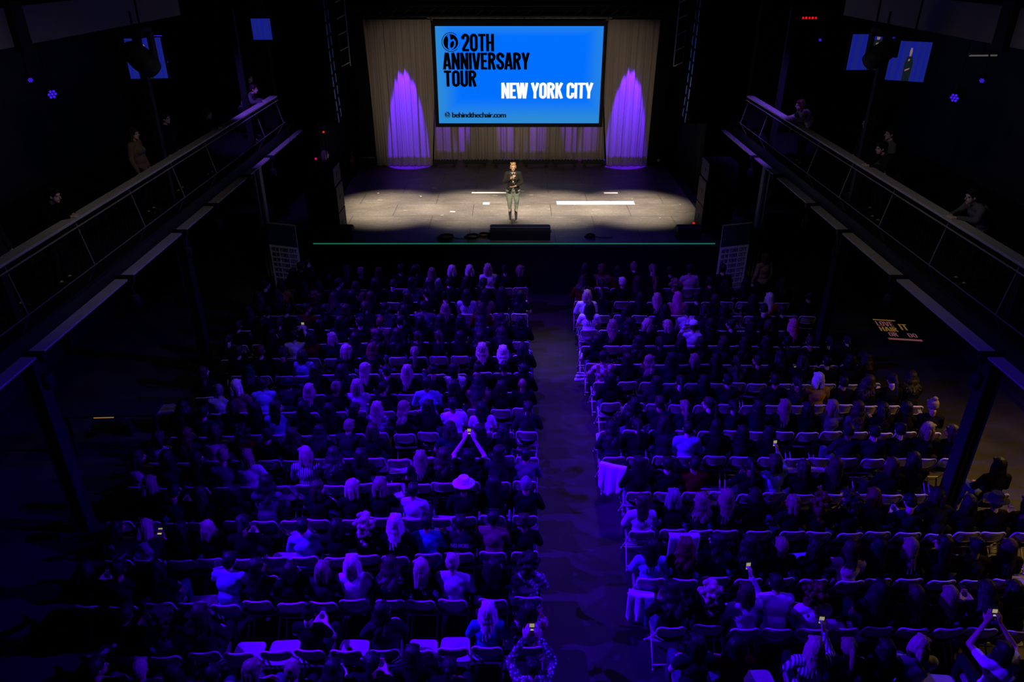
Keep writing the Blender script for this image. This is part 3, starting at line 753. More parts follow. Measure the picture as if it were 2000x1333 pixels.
def tv(cpx, cpy, y, wd, h, rz, tilt, lb, kind):
    p = at_y(cpx, cpy, y); t = empty('hanging_television', p, rz, lb, 'television'); t.rotation_euler = (tilt, 0, rz)
    g = G(); b = .03
    g.box((0, .03, 0), (wd+2*b, .05, h+2*b)); g.build('casing', BLK, t)
    g = G(); g.tube([(0, .06, h/2), (0, .1, h/2+.9)], .02, 6); g.box((0, .07, 0), (.3, .04, .3)); g.build('mount', BLKM, t)
    y_ = -.003
    def quad(nm, pts, m, dy=0): return mesh_obj(nm, [(a*wd, y_-dy, c*h) for a, c in pts], [tuple(range(len(pts)))], m, t)
    b1, b2, b3 = emit('tv_blue', (.008, .014, .17), 1), emit('tv_deep_blue', (.006, .010, .24), 1), emit('tv_skin', (.40, .22, .20), .55)
    b4 = emit('tv_dark', (.006, .012, .016), .8)
    quad('picture', [(-.5, -.5), (.5, -.5), (.5, .5), (-.5, .5)], b1)
    for k, (a, c) in enumerate(((-.47, -.40), (-.28, -.2), (-.05, .1), (.2, .26), (.36, .42))):
        quad('picture_curtain', [(a, -.5), (c, -.5), (c+.02, .5), (a+.03, .5)], b2, .002)
    if kind != 'plain':
        ox = .08 if kind == 'close' else .02; k = 1.35 if kind == 'close' else 1
        fig = lambda pts: [(ox+a*k, (c+.5)*k-.5) for a, c in pts]
        quad('picture_jacket', fig([(-.09, -.5), (.09, -.5), (.11, -.05), (.06, .13), (-.06, .13), (-.11, -.05)]), b4, .004)
        quad('picture_face', fig([(-.022, .13), (.022, .13), (.035, .26), (.02, .34), (-.02, .34), (-.03, .26)]), b3, .006)
        quad('picture_hand', fig([(-.03, .0), (.01, .02), (.015, .07), (-.025, .06)]), b3, .008)
        quad('picture_arm', fig([(-.06, -.25), (.05, -.19), (.05, -.16), (-.06, -.21)]), b3, .008)
    return t
def moving_head(px, py, y, sc, tilt, lb):
    p = at_y(px, py, y); t = empty('moving_head', p, 0, lb, 'stage light')
    g = G(); g.box((0, 0, .36*sc), (.42*sc, .36*sc, .14*sc), bev=.02); g.tube([(0, 0, .42*sc), (0, 0, 7.67-p.z)], .02, 6); g.build('fixture_base', BLK, t)
    g = G()
    for s in (-1, 1): g.box((s*.24*sc, 0, .14*sc), (.07*sc, .14*sc, .42*sc), bev=.015)
    g.box((0, 0, .33*sc), (.52*sc, .14*sc, .06*sc)); g.build('yoke', BLK, t)
    ax = Vector((tilt, -.35, -.6)); g = G(); g.lathe([(.10*sc, -.26*sc), (.17*sc, -.18*sc), (.19*sc, .05*sc), (.17*sc, .24*sc), (.15*sc, .30*sc)], (0, 0, 0), 18, ax); g.build('lamp_head', BLK, t, True)
moving_head(272, 112, 14.2, 1.15, .8, 'black moving head lamp hanging in front of the far left television')
moving_head(1722, 104, 14.3, 1.0, -1.0, 'black moving head lamp hanging in front of the wide right television')
tv(1703, 102, 17.0, 0.98, 0.72, R(2), 0, 'wide television above the right balcony, left of the pair', 'close')
tv(1774, 120, 15.6, 0.70, 0.74, R(-30), 0, 'television above the right balcony, right of the pair', 'full')
tv(511, 57, 20.5, 0.48, 0.50, R(4), 0, 'small blue television nearest the stage above the left balcony', 'plain')
tv(284, 114, 15.6, 0.72, 0.76, R(6), 0, 'blue television above the left balcony, farthest from the stage', 'full')

def wash_lamp(px, py, x, rad, lb, aim):
    x = 8.7 if x > 0 else -8.7; p = at_x(px, py, x); t = empty('wash_lamp', p, 0, lb, 'stage light', 'violet lamps over the balconies')
    d = Vector(aim).normalized(); q = d.to_track_quat('Z', 'Y')
    t.rotation_mode = 'QUATERNION'; t.rotation_quaternion = q
    g = G(); g.lathe([(rad*.55, -.22), (rad*.9, -.16), (rad*1.1, 0), (rad*1.1, .03)], n=18); g.build('housing', BLK, t, True)
    g = G(); g.tube([(-rad*1.2, 0, -.06), (-rad*1.2, rad*1.6, -.1), (rad*1.2, rad*1.6, -.1), (rad*1.2, 0, -.06)], .012, 6); g.build('yoke', BLKM, t)
    g = G(); n = 7
    for k in range(n):
        a = 2*PI*k/6; c = (0, 0) if k == 6 else (rad*.62*math.cos(a), rad*.62*math.sin(a))
        g.lathe([(rad*.26, .02), (rad*.24, .04)], (c[0], c[1], .0), 10)
    g.build('lens', emit('violet_lens', (.05, .01, .75), 1.0), t)
    g = G(); g.tube([p+Vector((0, 0, rad)), (p.x, p.y, 7.16)], .015, 6); o = g.build('hanging_pipe', BLKM, t)
    o.matrix_parent_inverse = (Matrix.Translation(p) @ q.to_matrix().to_4x4()).inverted()
for px, py, x, r, lb, aim in ((100, 183, -8.3, .10, 'round violet wash lamp over the left balcony, nearest the camera', (.8, -.5, -.3)),
    (321, 121, -8.3, .09, 'violet wash lamp beside the far left television', (.8, -.4, -.3)),
    (421, 74, -8.3, .07, 'upper small violet lamp between the two left televisions', (.8, -.3, -.3)),
    (445, 91, -8.0, .06, 'lower small violet lamp between the two left televisions', (.6, -.6, -.3)),
    (58, 155, -8.6, .05, 'tiny blue lamp at the left picture edge over the balcony', (.6, -.6, -.3)),
    (1866, 190, 8.3, .10, 'round violet wash lamp over the right balcony, nearest the camera', (-.8, -.5, -.3)),
    (1580, 93, 8.3, .07, 'violet wash lamp over the right balcony near the stage', (-.8, -.4, -.3)),
    (1603, 77, 8.3, .05, 'tiny violet lamp beside the right wide television', (-.6, -.6, -.3)),
    (1919, 156, 8.6, .05, 'tiny blue lamp at the right picture edge over the balcony', (-.6, -.6, -.3))):
    wash_lamp(px, py, x, r, lb, aim)
t = empty('red_display', at_y(1581, 35, 20.0), 0, 'red glowing digit display high at the right', 'display')
boxo('display_case', (0, .03, 0), (.48, .05, .16), BLK, t); g = G(); g.tube([(0, .04, .08), (0, .04, 3.4)], .012, 6); g.build('hanging_pipe', BLKM, t)
g = G()
for k in range(5): g.box((-.16+.08*k, 0, .0), (.05 if k % 2 else .03, .01, .05))
g.build('digits', emit('red_digits', (1, .005, .02), .9), t)
for px, py, yy, lb, m in ((632, 258, 21.0, 'small red pilot lamp at the left wing', emit('red_glow', (1, .04, .01), .55)), (617, 310, 20.7, 'small pink pilot lamp above the left speaker stack', emit('pink_glow', (1, .01, .2), .6))):
    p = at_y(px, py, yy); g = G(); g.lathe([(.012, 0), (.030, .008), (.030, .02), (.015, .03)], p, 12, (0, -1, .1)); g.cur = 1; g.box(p+Vector((0, .04, 0)), (.09, .05, .08)); g.tube([p+Vector((0, .06, 0)), Vector((p.x, p.y+.06, ZS))], .012, 6)
    tag(g.build('pilot_lamp', [m, BLK]), lb, 'lamp')
p = at_x(1919, 108, 9.2); t = empty('tube_light', p, R(4), 'dim tube light under the right upper beam', 'lamp')
boxo('tube_body', (0, 0, .03), (.6, .08, .05), GREY, t); g = G(); g.tube([(0, 0, .05), (0, 0, 7.67-p.z)], .012, 6); g.build('hanging_pipe', BLKM, t); boxo('tube', (0, -.02, 0), (.55, .04, .03), emit('dim_tube', (.35, .31, .3), .22), t)

# lettered mat on the floor at the right
a, b = at_z(1722, 668, .01), at_z(1786, 626, .01)
t = empty('floor_sign', ((a.x+b.x)/2, (a.y+b.y)/2, 0), R(-8), 'black floor sign with self-glowing gold and pink lettering right of the rows', 'sign')
W_, H_ = 1.0, 1.25
boxo('board', (0, 0, .012), (W_+.1, H_+.1, .02), BLK, t)
def flat_letters(txt, x, y, w_, h, m, p):
    o = lettering('lettering', txt, 0, 0, w_, h, m, p, y=0, tk=.14)
    for v in o.data.vertices: v.co = Vector((x+v.co.x, y+v.co.z, .026))
GO, PK = emit('gold_letter_glow', (.42, .2, .05), .35), emit('pink_letter_glow', (.34, .12, .14), .35)  # brightness put into the letters as emission, the mat is no lamp
flat_letters('LOVE', -W_*.46, H_*.16, W_*.42, H_*.22, PK, t); flat_letters('HAIR', -W_*.46, -H_*.08, W_*.44, H_*.20, GO, t)
flat_letters('IT', W_*.08, H_*.02, W_*.20, H_*.28, GO, t)
flat_letters('OR', -W_*.32, -H_*.30, W_*.22, H_*.18, PK, t); flat_letters('DO', W_*.14, -H_*.30, W_*.22, H_*.18, PK, t)
boxo('letter_bar', (-W_*.2, H_*.45, .026), (W_*.55, .05, .004), GO, t)
boxo('letter_bar', (0, -H_*.42, .026), (W_*.8, .09, .004), PK, t)
spot('sign_light', (a.x-1.2, a.y-.5, 3.3), (a.x+.3, a.y+.4, 0), 8, (1, .7, .5), 50, 1, .1)
# high bar shelf with a small warm strip at the left
p = at_z(205, 812, 1.05); t = empty('bar_table', (p.x-.3, p.y+.2, 0), R(3), 'black bar table with warm light strip at the far left', 'table')
boxo('tabletop', (.25, 0, 1.04), (1.9, .5, .05), BLK, t, .01)
for dx in (-.55, 1.05):
    g = G(); g.tube([(dx, 0, 1.0), (dx, 0, .03)], .03, 8); g.lathe([(.2, 0), (.2, .02), (.04, .04)], (dx, 0, 0), 18); g.build('leg', BLKM, t)
boxo('light_strip', (.28, -.26, 1.03), (.36, .012, .012), emit('warm_strip', (.8, .38, .1), .35), t)
p = at_z(292, 801, .5); t = empty('padded_bench', (p.x, p.y, 0), R(12), 'violet-lit padded bench by the left wall', 'bench')
boxo('cushion', (0, 0, .47), (.95, .30, .09), mat('bench_pad', (.20, .17, .2), .6), t, .03)
for dx in (-.4, .4): boxo('leg', (dx, 0, .21), (.05, .26, .42), BLKM, t)

# ================================================================== FOLDING CHAIR
BEIGE = mat('beige_plastic', (.34, .30, .27), .45, var=.06)
BEIGM = mat('beige_metal', (.62, .56, .50), .38, .0, var=.06)
def chair_parts():
    D = {}
    g = G(); n = 10                                          # seat pan, rounded, slightly dished
    out = []
    for cx_, cy_, a0 in ((.13, .15, 0), (-.13, .15, 90), (-.15, -.12, 180), (.15, -.12, 270)):
        out += [(cx_+.06*math.cos(R(a0+90*i/4)), cy_+.06*math.sin(R(a0+90*i/4))) for i in range(5)]
    m_ = len(out)
    vs = [(x, y, .445) for x, y in out]+[(x*.9, y*.9, .438) for x, y in out]+[(x, y, .425) for x, y in out]
    fs = [(i, (i+1) % m_, m_+(i+1) % m_, m_+i) for i in range(m_)]+[(m_*2+i, m_*2+(i+1) % m_, (i+1) % m_, i) for i in range(m_)]
    fs += [tuple(m_+i for i in range(m_)), tuple(m_*2+i for i in range(m_))[::-1]]
    g.add(vs, fs); D['seat'] = (g, BEIGE)
    g = G(); vs = []; fs = []                                # curved backrest panel
    for j in range(7):
        z = .595+.195*j/6; e = .175 if 0 < j < 6 else .15
        for i in range(13):
            u = -1+2*i/12; x = u*e
            vs.append((x, -.205-(z-.595)*.30-.035*(1-u*u)+.006, z-(.012*u*u if j == 6 else 0)))
    for j in range(6):
        for i in range(12): a = j*13+i; fs.append((a, a+1, a+14, a+13))
    nv = len(vs); vs += [(x, y-.014, z) for x, y, z in vs]; fs += [tuple(i+nv for i in f)[::-1] for f in fs]
    rim = [i for i in range(13)]+[13*j+12 for j in range(1, 7)]+[78+i for i in range(11, -1, -1)]+[13*j for j in range(5, 0, -1)]
    fs += [(rim[i], rim[(i+1) % len(rim)], rim[(i+1) % len(rim)]+nv, rim[i]+nv) for i in range(len(rim))]
    g.add(vs, fs); D['backrest'] = (g, BEIGE)
    g = G(); hp = [(-.192, -.10, .46), (-.19, -.215, .64), (-.187, -.255, .755)]   # hoop
    hp += [(-.187+.055*(1-math.cos(R(a))), -.258-.008*math.sin(R(a)), .755+.05*math.sin(R(a))) for a in (25, 50, 75, 90)]
    hp += [(-.06, -.290, .812), (.0, -.294, .814), (.06, -.290, .812)]
    hp += [(-x, y, z) for x, y, z in hp[6::-1]]
    g.tube(hp, .0125, 8); D['back_frame'] = (g, BEIGM)
    for s in (-1, 1):
        g = G(); g.tube([(s*.192, -.10, .46), (s*.200, .22, .012)], .0125, 8); g.lathe([(.017, 0), (.017, .02)], (s*.2, .222, 0), 8); D['leg', s] = (g, BEIGM)
        g = G(); g.tube([(s*.175, .10, .425), (s*.180, -.27, .012)], .0115, 8); g.lathe([(.016, 0), (.016, .02)], (s*.18, -.272, 0), 8); D['leg', s*2] = (g, BEIGM)
    g = G(); g.tube([(-.199, .19, .06), (.199, .19, .06)], .008, 6); D['stretcher'] = (g, BEIGM)
    g = G(); g.tube([(-.179, -.235, .06), (.179, -.235, .06)], .008, 6); D['stretcher', 2] = (g, BEIGM)
    return D
CH = {}
for k, (g, m) in chair_parts().items():
    nm = k if isinstance(k, str) else k[0]
    me = bpy.data.meshes.new(nm); me.from_pydata([tuple(v) for v in g.v], [], g.f); me.materials.append(m)
    if nm not in ('seat',): me.shade_smooth()
    me.update(); CH[k] = me
def joined(meshes_mats):
    """one mesh out of [(mesh, matrix or None, [materials])]"""
    V = []; F = []; MI = []; mats = []
    for me, M, ms in meshes_mats:
        n = len(V); base = []
        for q in ms:
            if q not in mats: mats.append(q)
            base.append(mats.index(q))
        co = np.empty(len(me.vertices)*3, dtype=np.float32); me.vertices.foreach_get('co', co); co = co.reshape(-1, 3)
        if M is not None:
            A = np.array(M); co = co @ A[:3, :3].T + A[:3, 3]
        V += co.tolist()
        for p in me.polygons:
            F.append(tuple(i+n for i in p.vertices)); MI.append(base[min(p.material_index, len(base)-1)])
    out = bpy.data.meshes.new('joined'); out.from_pydata(V, [], F)
    for q in mats: out.materials.append(q)
    out.polygons.foreach_set('material_index', MI); out.shade_smooth(); out.update()
    return out
CHAIR_ALL = joined([(me, None, list(me.materials)) for me in CH.values()])
def folding_chair(x, y, rz, full, label):
    if full:
        t = empty('folding_chair', (x, y, 0), rz)
        for k, me in CH.items(): link_mesh(k if isinstance(k, str) else k[0], me, t)
    else:
        t = link_mesh('folding_chair', CHAIR_ALL); t.location = (x, y, 0); t.rotation_euler = (0, 0, rz)
    tag(t, label, 'chair', 'beige folding chairs in rows')
    return t

# ================================================================== PEOPLE
SKIN = [mat('skin_light', (.52, .36, .30), .5, var=.05, sheen=.1), mat('skin_tan', (.36, .21, .14), .5, var=.05), mat('skin_brown', (.15, .08, .05), .5, var=.05)]
EYE = mat('eye_dark', (.02, .015, .012), .3); LIP = mat('lips', (.40, .12, .10), .5)

def seated_pose(kind):
    """returns (body parts, long-sleeved top parts, short top parts, head frame)"""
    B = []; lean = 0; hx = 0; yaw = 0; pitch = -6; roll = 0
    if kind == 'forward': lean = .13; pitch = -22
    if kind == 'turn_left': yaw = 48; roll = 4; hx = -.01
    if kind == 'turn_right': yaw = -52; roll = -4; hx = .01
    if kind == 'lap_phone': pitch = -30
    if kind == 'tilt': roll = 9; yaw = -15
    if kind == 'arms_up': pitch = 4
    pel = Vector((0, -.06, .555)); wst = Vector((0, -.085+lean*.3, .72)); cst = Vector((0, -.075+lean*.75, .885))
    sh = Vector((hx, -.07+lean, 1.0)); nk0 = Vector((hx, -.07+lean, 1.03)); hd = Vector((hx*2+.0, -.015+lean*1.35, 1.205-lean*.35))
    M = Matrix.Translation(hd) @ Euler((R(pitch), R(roll), R(yaw))).to_matrix().to_4x4()
    nk1 = M @ Vector((0, -.03, -.09))
    sL, sR = sh+Vector((-.165, 0, 0)), sh+Vector((.165, 0, 0))
    torso = [('e', pel, (.165, .125, .11)), ('e', wst, (.13, .10, .13)), ('e', cst, (.155, .108, .145)),
             ('c', sL+Vector((.03, 0, -.01)), .060, sR+Vector((-.03, 0, -.01)), .060), ('c', sL+Vector((.07, 0, .015)), .05, nk0, .056), ('c', sR-Vector((.07, 0, -.015)), .05, nk0, .056),
             ('c', cst+Vector((-.075, .065, .01)), .06, cst+Vector((.075, .065, .01)), .06)]
    hips = [(-.09, -.02, .54), (.09, -.02, .54)]; knees = [(-.115, .40, .525), (.12, .39, .525)]; ank = [(-.105, .43, .085), (.12, .40, .085)]
    if kind in ('tilt', 'forward'): ank = [(-.09, .30, .085), (.10, .36, .085)]
    legs = []
    for h, k, a in zip(hips, knees, ank):
        h, k, a = Vector(h), Vector(k), Vector(a); md = a.lerp(k, .68)
        legs += [('c', h, .086, k, .058), ('c', k, .056, md+Vector((0, -.012, 0)), .052), ('c', md+Vector((0, -.012, 0)), .052, a, .036)]
    feet = [('c', Vector(a)+Vector((0, -.01, -.03)), .036, Vector(a)+Vector((0, .13, -.052)), .028) for a in ank]
    A = {  # elbow, wrist, hand direction, palm normal for left (-x) and right (+x)
        'rest': (((-.245, .0, .76), (-.10, .20, .665), (.5, .8, -.1), (0, -.1, -1)), ((.245, .0, .76), (.10, .19, .670), (-.5, .8, -.1), (0, -.1, -1))),
        'lap_phone': (((-.25, .03, .77), (-.07, .22, .76), (.45, .8, .25), (.3, -.5, .8)), ((.25, .03, .77), (.08, .22, .76), (-.45, .8, .25), (-.3, -.5, .8))),
        'folded': (((-.25, .03, .79), (.05, .15, .83), (1, .1, .1), (0, -1, 0)), ((.25, .03, .78), (-.05, .17, .80), (-1, .1, .1), (0, -1, 0))),
        'arms_up': (((-.27, .17, 1.05), (-.085, .30, 1.30), (.25, .25, .9), (.5, .8, 0)), ((.27, .17, 1.05), (.085, .30, 1.30), (-.25, .25, .9), (-.5, .8, 0))),
        'one_up': (((-.245, .0, .76), (-.10, .20, .665), (.5, .8, -.1), (0, -.1, -1)), ((.27, .12, .93), (.16, .22, 1.18), (-.1, .3, .9), (-.6, .7, 0))),
        'forward': (((-.21, .22, .70), (-.06, .36, .64), (.5, .8, -.2), (0, 0, -1)), ((.21, .22, .70), (.06, .36, .64), (-.5, .8, -.2), (0, 0, -1))),
        'chin': (((-.245, .0, .76), (.06, .15, .74), (.9, .3, 0), (0, -.1, -1)), ((.20, .16, .80), (.085, .10, 1.05), (-.3, -.1, .9), (-.5, -.7, .3))),
    }
    ak = {'rest': 'rest', 'turn_left': 'rest', 'turn_right': 'folded', 'lap_phone': 'lap_phone', 'tilt': 'chin', 'arms_up': 'arms_up', 'one_up': 'one_up', 'forward': 'forward'}[kind]
    B = list(torso)+[('c', nk0, .054, nk1, .050)]+head_parts(M)+legs+feet
    TL = [(p[0], p[1], tuple(r+.018 for r in p[2])) if p[0] == 'e' else (p[0], p[1], p[2]+.014, p[3], p[4]+(.014 if abs(p[3].x) > .1 else .002)) for p in torso]
    TS = list(TL)
    for s, (el, wr, d, n) in zip((-1, 1), A[ak]):
        s0 = sL if s < 0 else sR; el, wr = Vector(el), Vector(wr)
        B += [('c', s0, .052, el, .040), ('c', el, .040, wr, .026)]+hand(wr+Vector(d).normalized()*.01, d, n, s, .55)
        TL += [('c', s0, .066, el, .056), ('c', el, .056, wr-(wr-el).normalized()*.02, .040)]
        TS += [('c', s0, .068, s0.lerp(el, .55), .060)]
    TR = [('e', pel, (.178, .14, .105))]+[(p[0], p[1], p[2]+.010, p[3], p[4]+.012) for p in legs]
    SHO = [('c', Vector(a)+Vector((0, -.02, -.035)), .046, Vector(a)+Vector((0, .15, -.052)), .034) for a in ank]
    return B, TL, TS, TR, SHO, M

KINDS = ['rest', 'turn_left', 'turn_right', 'lap_phone', 'tilt', 'arms_up', 'one_up', 'forward']
POSE = {}
for kd in KINDS:
    B, TL, TS, TR, SHO, M = seated_pose(kd)
    body = blob(B, .0075, 3, .45)
    for q in (SKIN[0], EYE, LIP): body.materials.append(q)
    paint_face(body, M)
    d = {'body': body, 'long': blob(TL, .013, 3), 'short': blob(TS, .013, 3), 'M': M}
    key = 'tuck' if kd in ('tilt', 'forward') else 'std'
    if ('trousers', key) not in POSE:
        POSE['trousers', key] = blob(TR, .013, 3); POSE['shoe', key] = [blob([q], .01, 2) for q in SHO]
    d['trousers'] = POSE['trousers', key]; d['shoe'] = POSE['shoe', key]
    for nm in ('long', 'short', 'trousers'):
        if not d[nm].materials: d[nm].materials.append(BLK)
    for q in d['shoe']:
        if not q.materials: q.materials.append(BLK)
    d['lo'] = {nm: reduced(d[nm], .08 if nm == 'body' else .2) for nm in ('body', 'long', 'short', 'trousers')}
    POSE[kd] = d

# hair in the head frame
def strands(me, amp=.0035, fz=9, fr=70):
    for v in me.vertices:
        a = math.atan2(v.co.x, -v.co.y)
        k = noise.noise(Vector((a*fr/6, v.co.z*fz, 3.1)))
        n = Vector((v.co.x, v.co.y+.01, v.co.z*.3)); 
        if n.length > 1e-4: v.co += n.normalized()*amp*k*2
    return me
def hair_mesh(kind, r=None):
    r = r or random.Random(7); P = []
    cap_ = [('e', (0, -.026, .034), (.087, .100, .098)), ('e', (0, -.045, -.01), (.084, .078, .09))]
    fringe = [('c', (-.055, .045, .075), .022, (.06, .04, .075), .022)]
    if kind == 'long':
        P = cap_+fringe+[('e', (0, -.05, -.09), (.098, .075, .10))]
        for k in range(15):
            u = -1+2*k/14; ln = -.30+.09*u*u+r.uniform(-.06, .05); x1 = u*.085; x2 = u*.128+r.uniform(-.015, .015)
            P += [('c', (x1*.85, -.06+.05*u*u, .0), .034, (x1*1.15, -.095+.07*u*u, -.14), .028), ('c', (x1*1.15, -.095+.07*u*u, -.14), .028, (x2, -.135+.09*u*u, ln), .010)]
    elif kind == 'wavy':
        P = cap_+fringe+[('e', (0, -.05, -.08), (.105, .08, .10))]
        for k in range(15):
            u = -1+2*k/14; ln = -.24+.07*u*u+r.uniform(-.05, .04); p0 = Vector((u*.08, -.06+.05*u*u, .0))
            for j in range(5):
                p1 = Vector((u*(.09+.014*j)+.016*math.sin(j*2.1+k), -.07-.018*j+.06*u*u+.01*math.cos(j*2+k), ln*(j+1)/5))
                P.append(('c', p0, .030-.003*j, p1, .027-.003*j)); p0 = p1
    elif kind == 'bob':
        P = cap_+fringe+[('c', (-.07, -.02, .0), .034, (-.088, -.02, -.125), .030), ('c', (.07, -.02, 0), .034, (.088, -.02, -.125), .030),
            ('c', (-.04, -.075, 0), .046, (-.05, -.082, -.13), .036), ('c', (.04, -.075, 0), .046, (.05, -.082, -.13), .036)]
    elif kind == 'short':
        P = [('e', (0, -.024, .036), (.083, .096, .094)), ('e', (0, -.045, -.01), (.080, .070, .075)), ('c', (-.05, .045, .082), .02, (.05, .05, .082), .02)]
    elif kind == 'bun':
        P = cap_[:1]+[('e', (0, -.04, -.005), (.08, .07, .07)), ('e', (0, -.085, .115), (.045, .045, .042))]+fringe
    elif kind == 'ponytail':
        P = cap_[:1]+[('e', (0, -.04, -.005), (.08, .07, .07)), ('c', (0, -.12, .05), .03, (.005, -.15, -.06), .034), ('c', (.005, -.15, -.06), .034, (0, -.14, -.27), .018)]+fringe
    elif kind == 'curly':
        P = cap_
        for k in range(46):
            a = r.uniform(0, 6.28); el = r.uniform(-1.0, 1.4); rr = r.uniform(.10, .135)
            x, y, z = rr*math.cos(a)*math.cos(el), rr*math.sin(a)*math.cos(el)-.03, rr*math.sin(el)*1.05+.01
            if y > .03 and z < .07: continue
            P.append(('e', (x, y, z), (r.uniform(.026, .04),)*3))
        for k in range(14): P.append(('e', (r.uniform(-.11, .11), r.uniform(-.12, -.06), r.uniform(-.26, -.08)), (r.uniform(.028, .04),)*3))
    elif kind == 'cropped':
        P = [('e', (0, -.018, .026), (.0785, .0955, .099)), ('e', (0, -.04, -.02), (.074, .066, .062))]
    me = blob(P, .0085, 2); strands(me, .005 if kind in ('long', 'wavy', 'bob', 'ponytail') else .0025)
    for v in me.vertices: v.co *= 1.07
    me.materials.append(BLK)
    return me
HAIR = {k: hair_mesh(k) for k in ('long', 'wavy', 'bob', 'short', 'bun', 'ponytail', 'curly', 'cropped')}
HAIR_LO = {k: reduced(m, .15) for k, m in HAIR.items()}
def hat_mesh(straw):
    g = G()
    if straw:
        g.lathe([(.088, .055), (.088, .06), (.165, .045), (.172, .050), (.165, .056), (.095, .070), (.090, .13), (.075, .155), (.045, .150), (.02, .138)], n=32)
    else:
        g.lathe([(.093, .035), (.098, .07), (.090, .115), (.06, .14), (.02, .148)], n=26)
        vs = [(.075*math.cos(R(a)), .07+.09*math.sin(R(a)), .045) for a in range(0, 181, 15)]; n = len(vs)
        vs += [(x, y, z-.008) for x, y, z in vs]; g.add(vs, [tuple(range(n)), tuple(range(n, 2*n))[::-1]]+[(i, i+1, n+i+1, n+i) for i in range(n-1)])
    me = bpy.data.meshes.new('hat'); me.from_pydata([tuple(v+Vector((0, -.02, 0))) for v in g.v], [], g.f); me.materials.append(BLK); me.shade_smooth(); me.update()
    return me
HAT = {'straw': hat_mesh(True), 'cap': hat_mesh(False)}

HC = {'black': (.004, .004, .004), 'dark brown': (.010, .007, .005), 'brown': (.030, .018, .012), 'auburn': (.075, .025, .014), 'dark blond': (.17, .13, .09),
      'blond': (.34, .27, .20), 'platinum blond': (.52, .48, .42), 'grey': (.13, .13, .13), 'pink': (.50, .10, .26)}
HM = {k: mat('hair_'+k.replace(' ', '_'), c, .55, var=.7, scale=7, stretch=(6, 6, .5), bump=.5, spec=.25) for k, c in HC.items()}
TC = {'black': (.004, .004, .005), 'charcoal': (.016, .016, .018), 'navy': (.008, .009, .022), 'white': (.66, .66, .68), 'pale grey': (.42, .42, .44), 'light denim': (.20, .30, .46),
      'tan': (.16, .11, .07), 'dark red': (.09, .006, .006), 'red': (.40, .02, .015), 'pink': (.55, .12, .22), 'teal': (.03, .30, .26), 'mustard': (.30, .18, .03), 'cream': (.55, .48, .38), 'grey': (.09, .09, .10)}
TM = {k: mat('cloth_'+k.replace(' ', '_'), c, .9, var=.25, scale=5, bump=.4, spec=.08) for k, c in TC.items()}
TM['plaid'] = pattern_mat('cloth_plaid', (.35, .33, .36), (.20, .03, .03), 'check', 14)
TM['striped'] = pattern_mat('cloth_striped', (.05, .05, .06), (.5, .5, .52), 'stripe', 9)
TM['spotted'] = pattern_mat('cloth_spotted', (.60, .60, .62), (.03, .03, .04), 'spots', 26, .35)
TM['floral'] = pattern_mat('cloth_floral', (.10, .08, .10), (.55, .52, .55), 'noise', 13, .52)
JEAN = mat('blue_jeans', (.025, .04, .07), .8, var=.25, scale=6); BPANT = mat('black_trousers', (.008, .008, .009), .9, spec=.1); LPANT = mat('light_trousers', (.40, .40, .42), .8)
SHOEM = mat('dark_shoes', (.02, .018, .017), .5); WSHOE = mat('white_shoes', (.6, .6, .6), .5)

def set_mat(o, *ms):
    for i, m in enumerate(ms):
        if i < len(o.material_slots):
            o.material_slots[i].link = 'OBJECT'; o.material_slots[i].material = m
def seated_person(x, y, rz, pose, hair, hc, top, sleeve, skin, pants, label, feet=True, hat=None, scale=1.0):
    P = POSE[pose]
    o = link_mesh('person', P['body']); o.location = (x, y, 0.0); o.rotation_euler = (0, 0, rz); o.scale = (scale,)*3
    set_mat(o, SKIN[skin], EYE, LIP)
    t = link_mesh('top', P[sleeve], o); set_mat(t, TM[top])
    q = link_mesh('trousers', P['trousers'], o); set_mat(q, pants)
    if hair:
        h = link_mesh('hair', HAIR[hair], o); h.matrix_local = P['M']; set_mat(h, HM[hc])
    if hat:
        k = link_mesh('hat', HAT[hat[0]], o); k.matrix_local = P['M']; set_mat(k, TM[hat[1]])
    if feet:
        for s in P['shoe']: z = link_mesh('shoe', s, o); set_mat(z, WSHOE if pants is LPANT else SHOEM)
    tag(o, label, 'person', 'seated audience')
    return o

ORD = ['first', 'second', 'third', 'fourth', 'fifth', 'sixth', 'seventh', 'eighth', 'ninth', 'tenth', 'eleventh', 'twelfth', 'thirteenth', 'fourteenth', 'fifteenth', 'sixteenth', 'seventeenth', 'eighteenth']
LROW = [563, 590, 613, 640, 668, 696, 729, 768, 800, 844, 893, 942, 1009, 1082, 1169, 1267, 1378]
RROW = [563, 590, 617, 646, 676, 712, 748, 790, 842, 893, 963, 1038, 1131, 1226, 1340]
LEND = [1032, 1033, 1034, 1035, 1037, 1040, 1042, 1045, 1048, 1055, 1057, 1053, 1056, 1054, 1055, 1060, 1066]
LFAR = [560, 500, 480, 460, 445, 425, 430, 380, 390, 340, 300, 262, 215, 190, 150, 150, 130]
RBEG = [1122, 1122, 1123, 1128, 1131, 1143, 1160, 1170, 1168, 1172, 1221, 1222, 1243, 1278, 1325]
RFAR = [1420, 1530, 1610, 1640, 1655, 1700, 1730, 1790, 1830, 1900, 1960, 2010, 2040, 2050, 2060]
SEATS = []
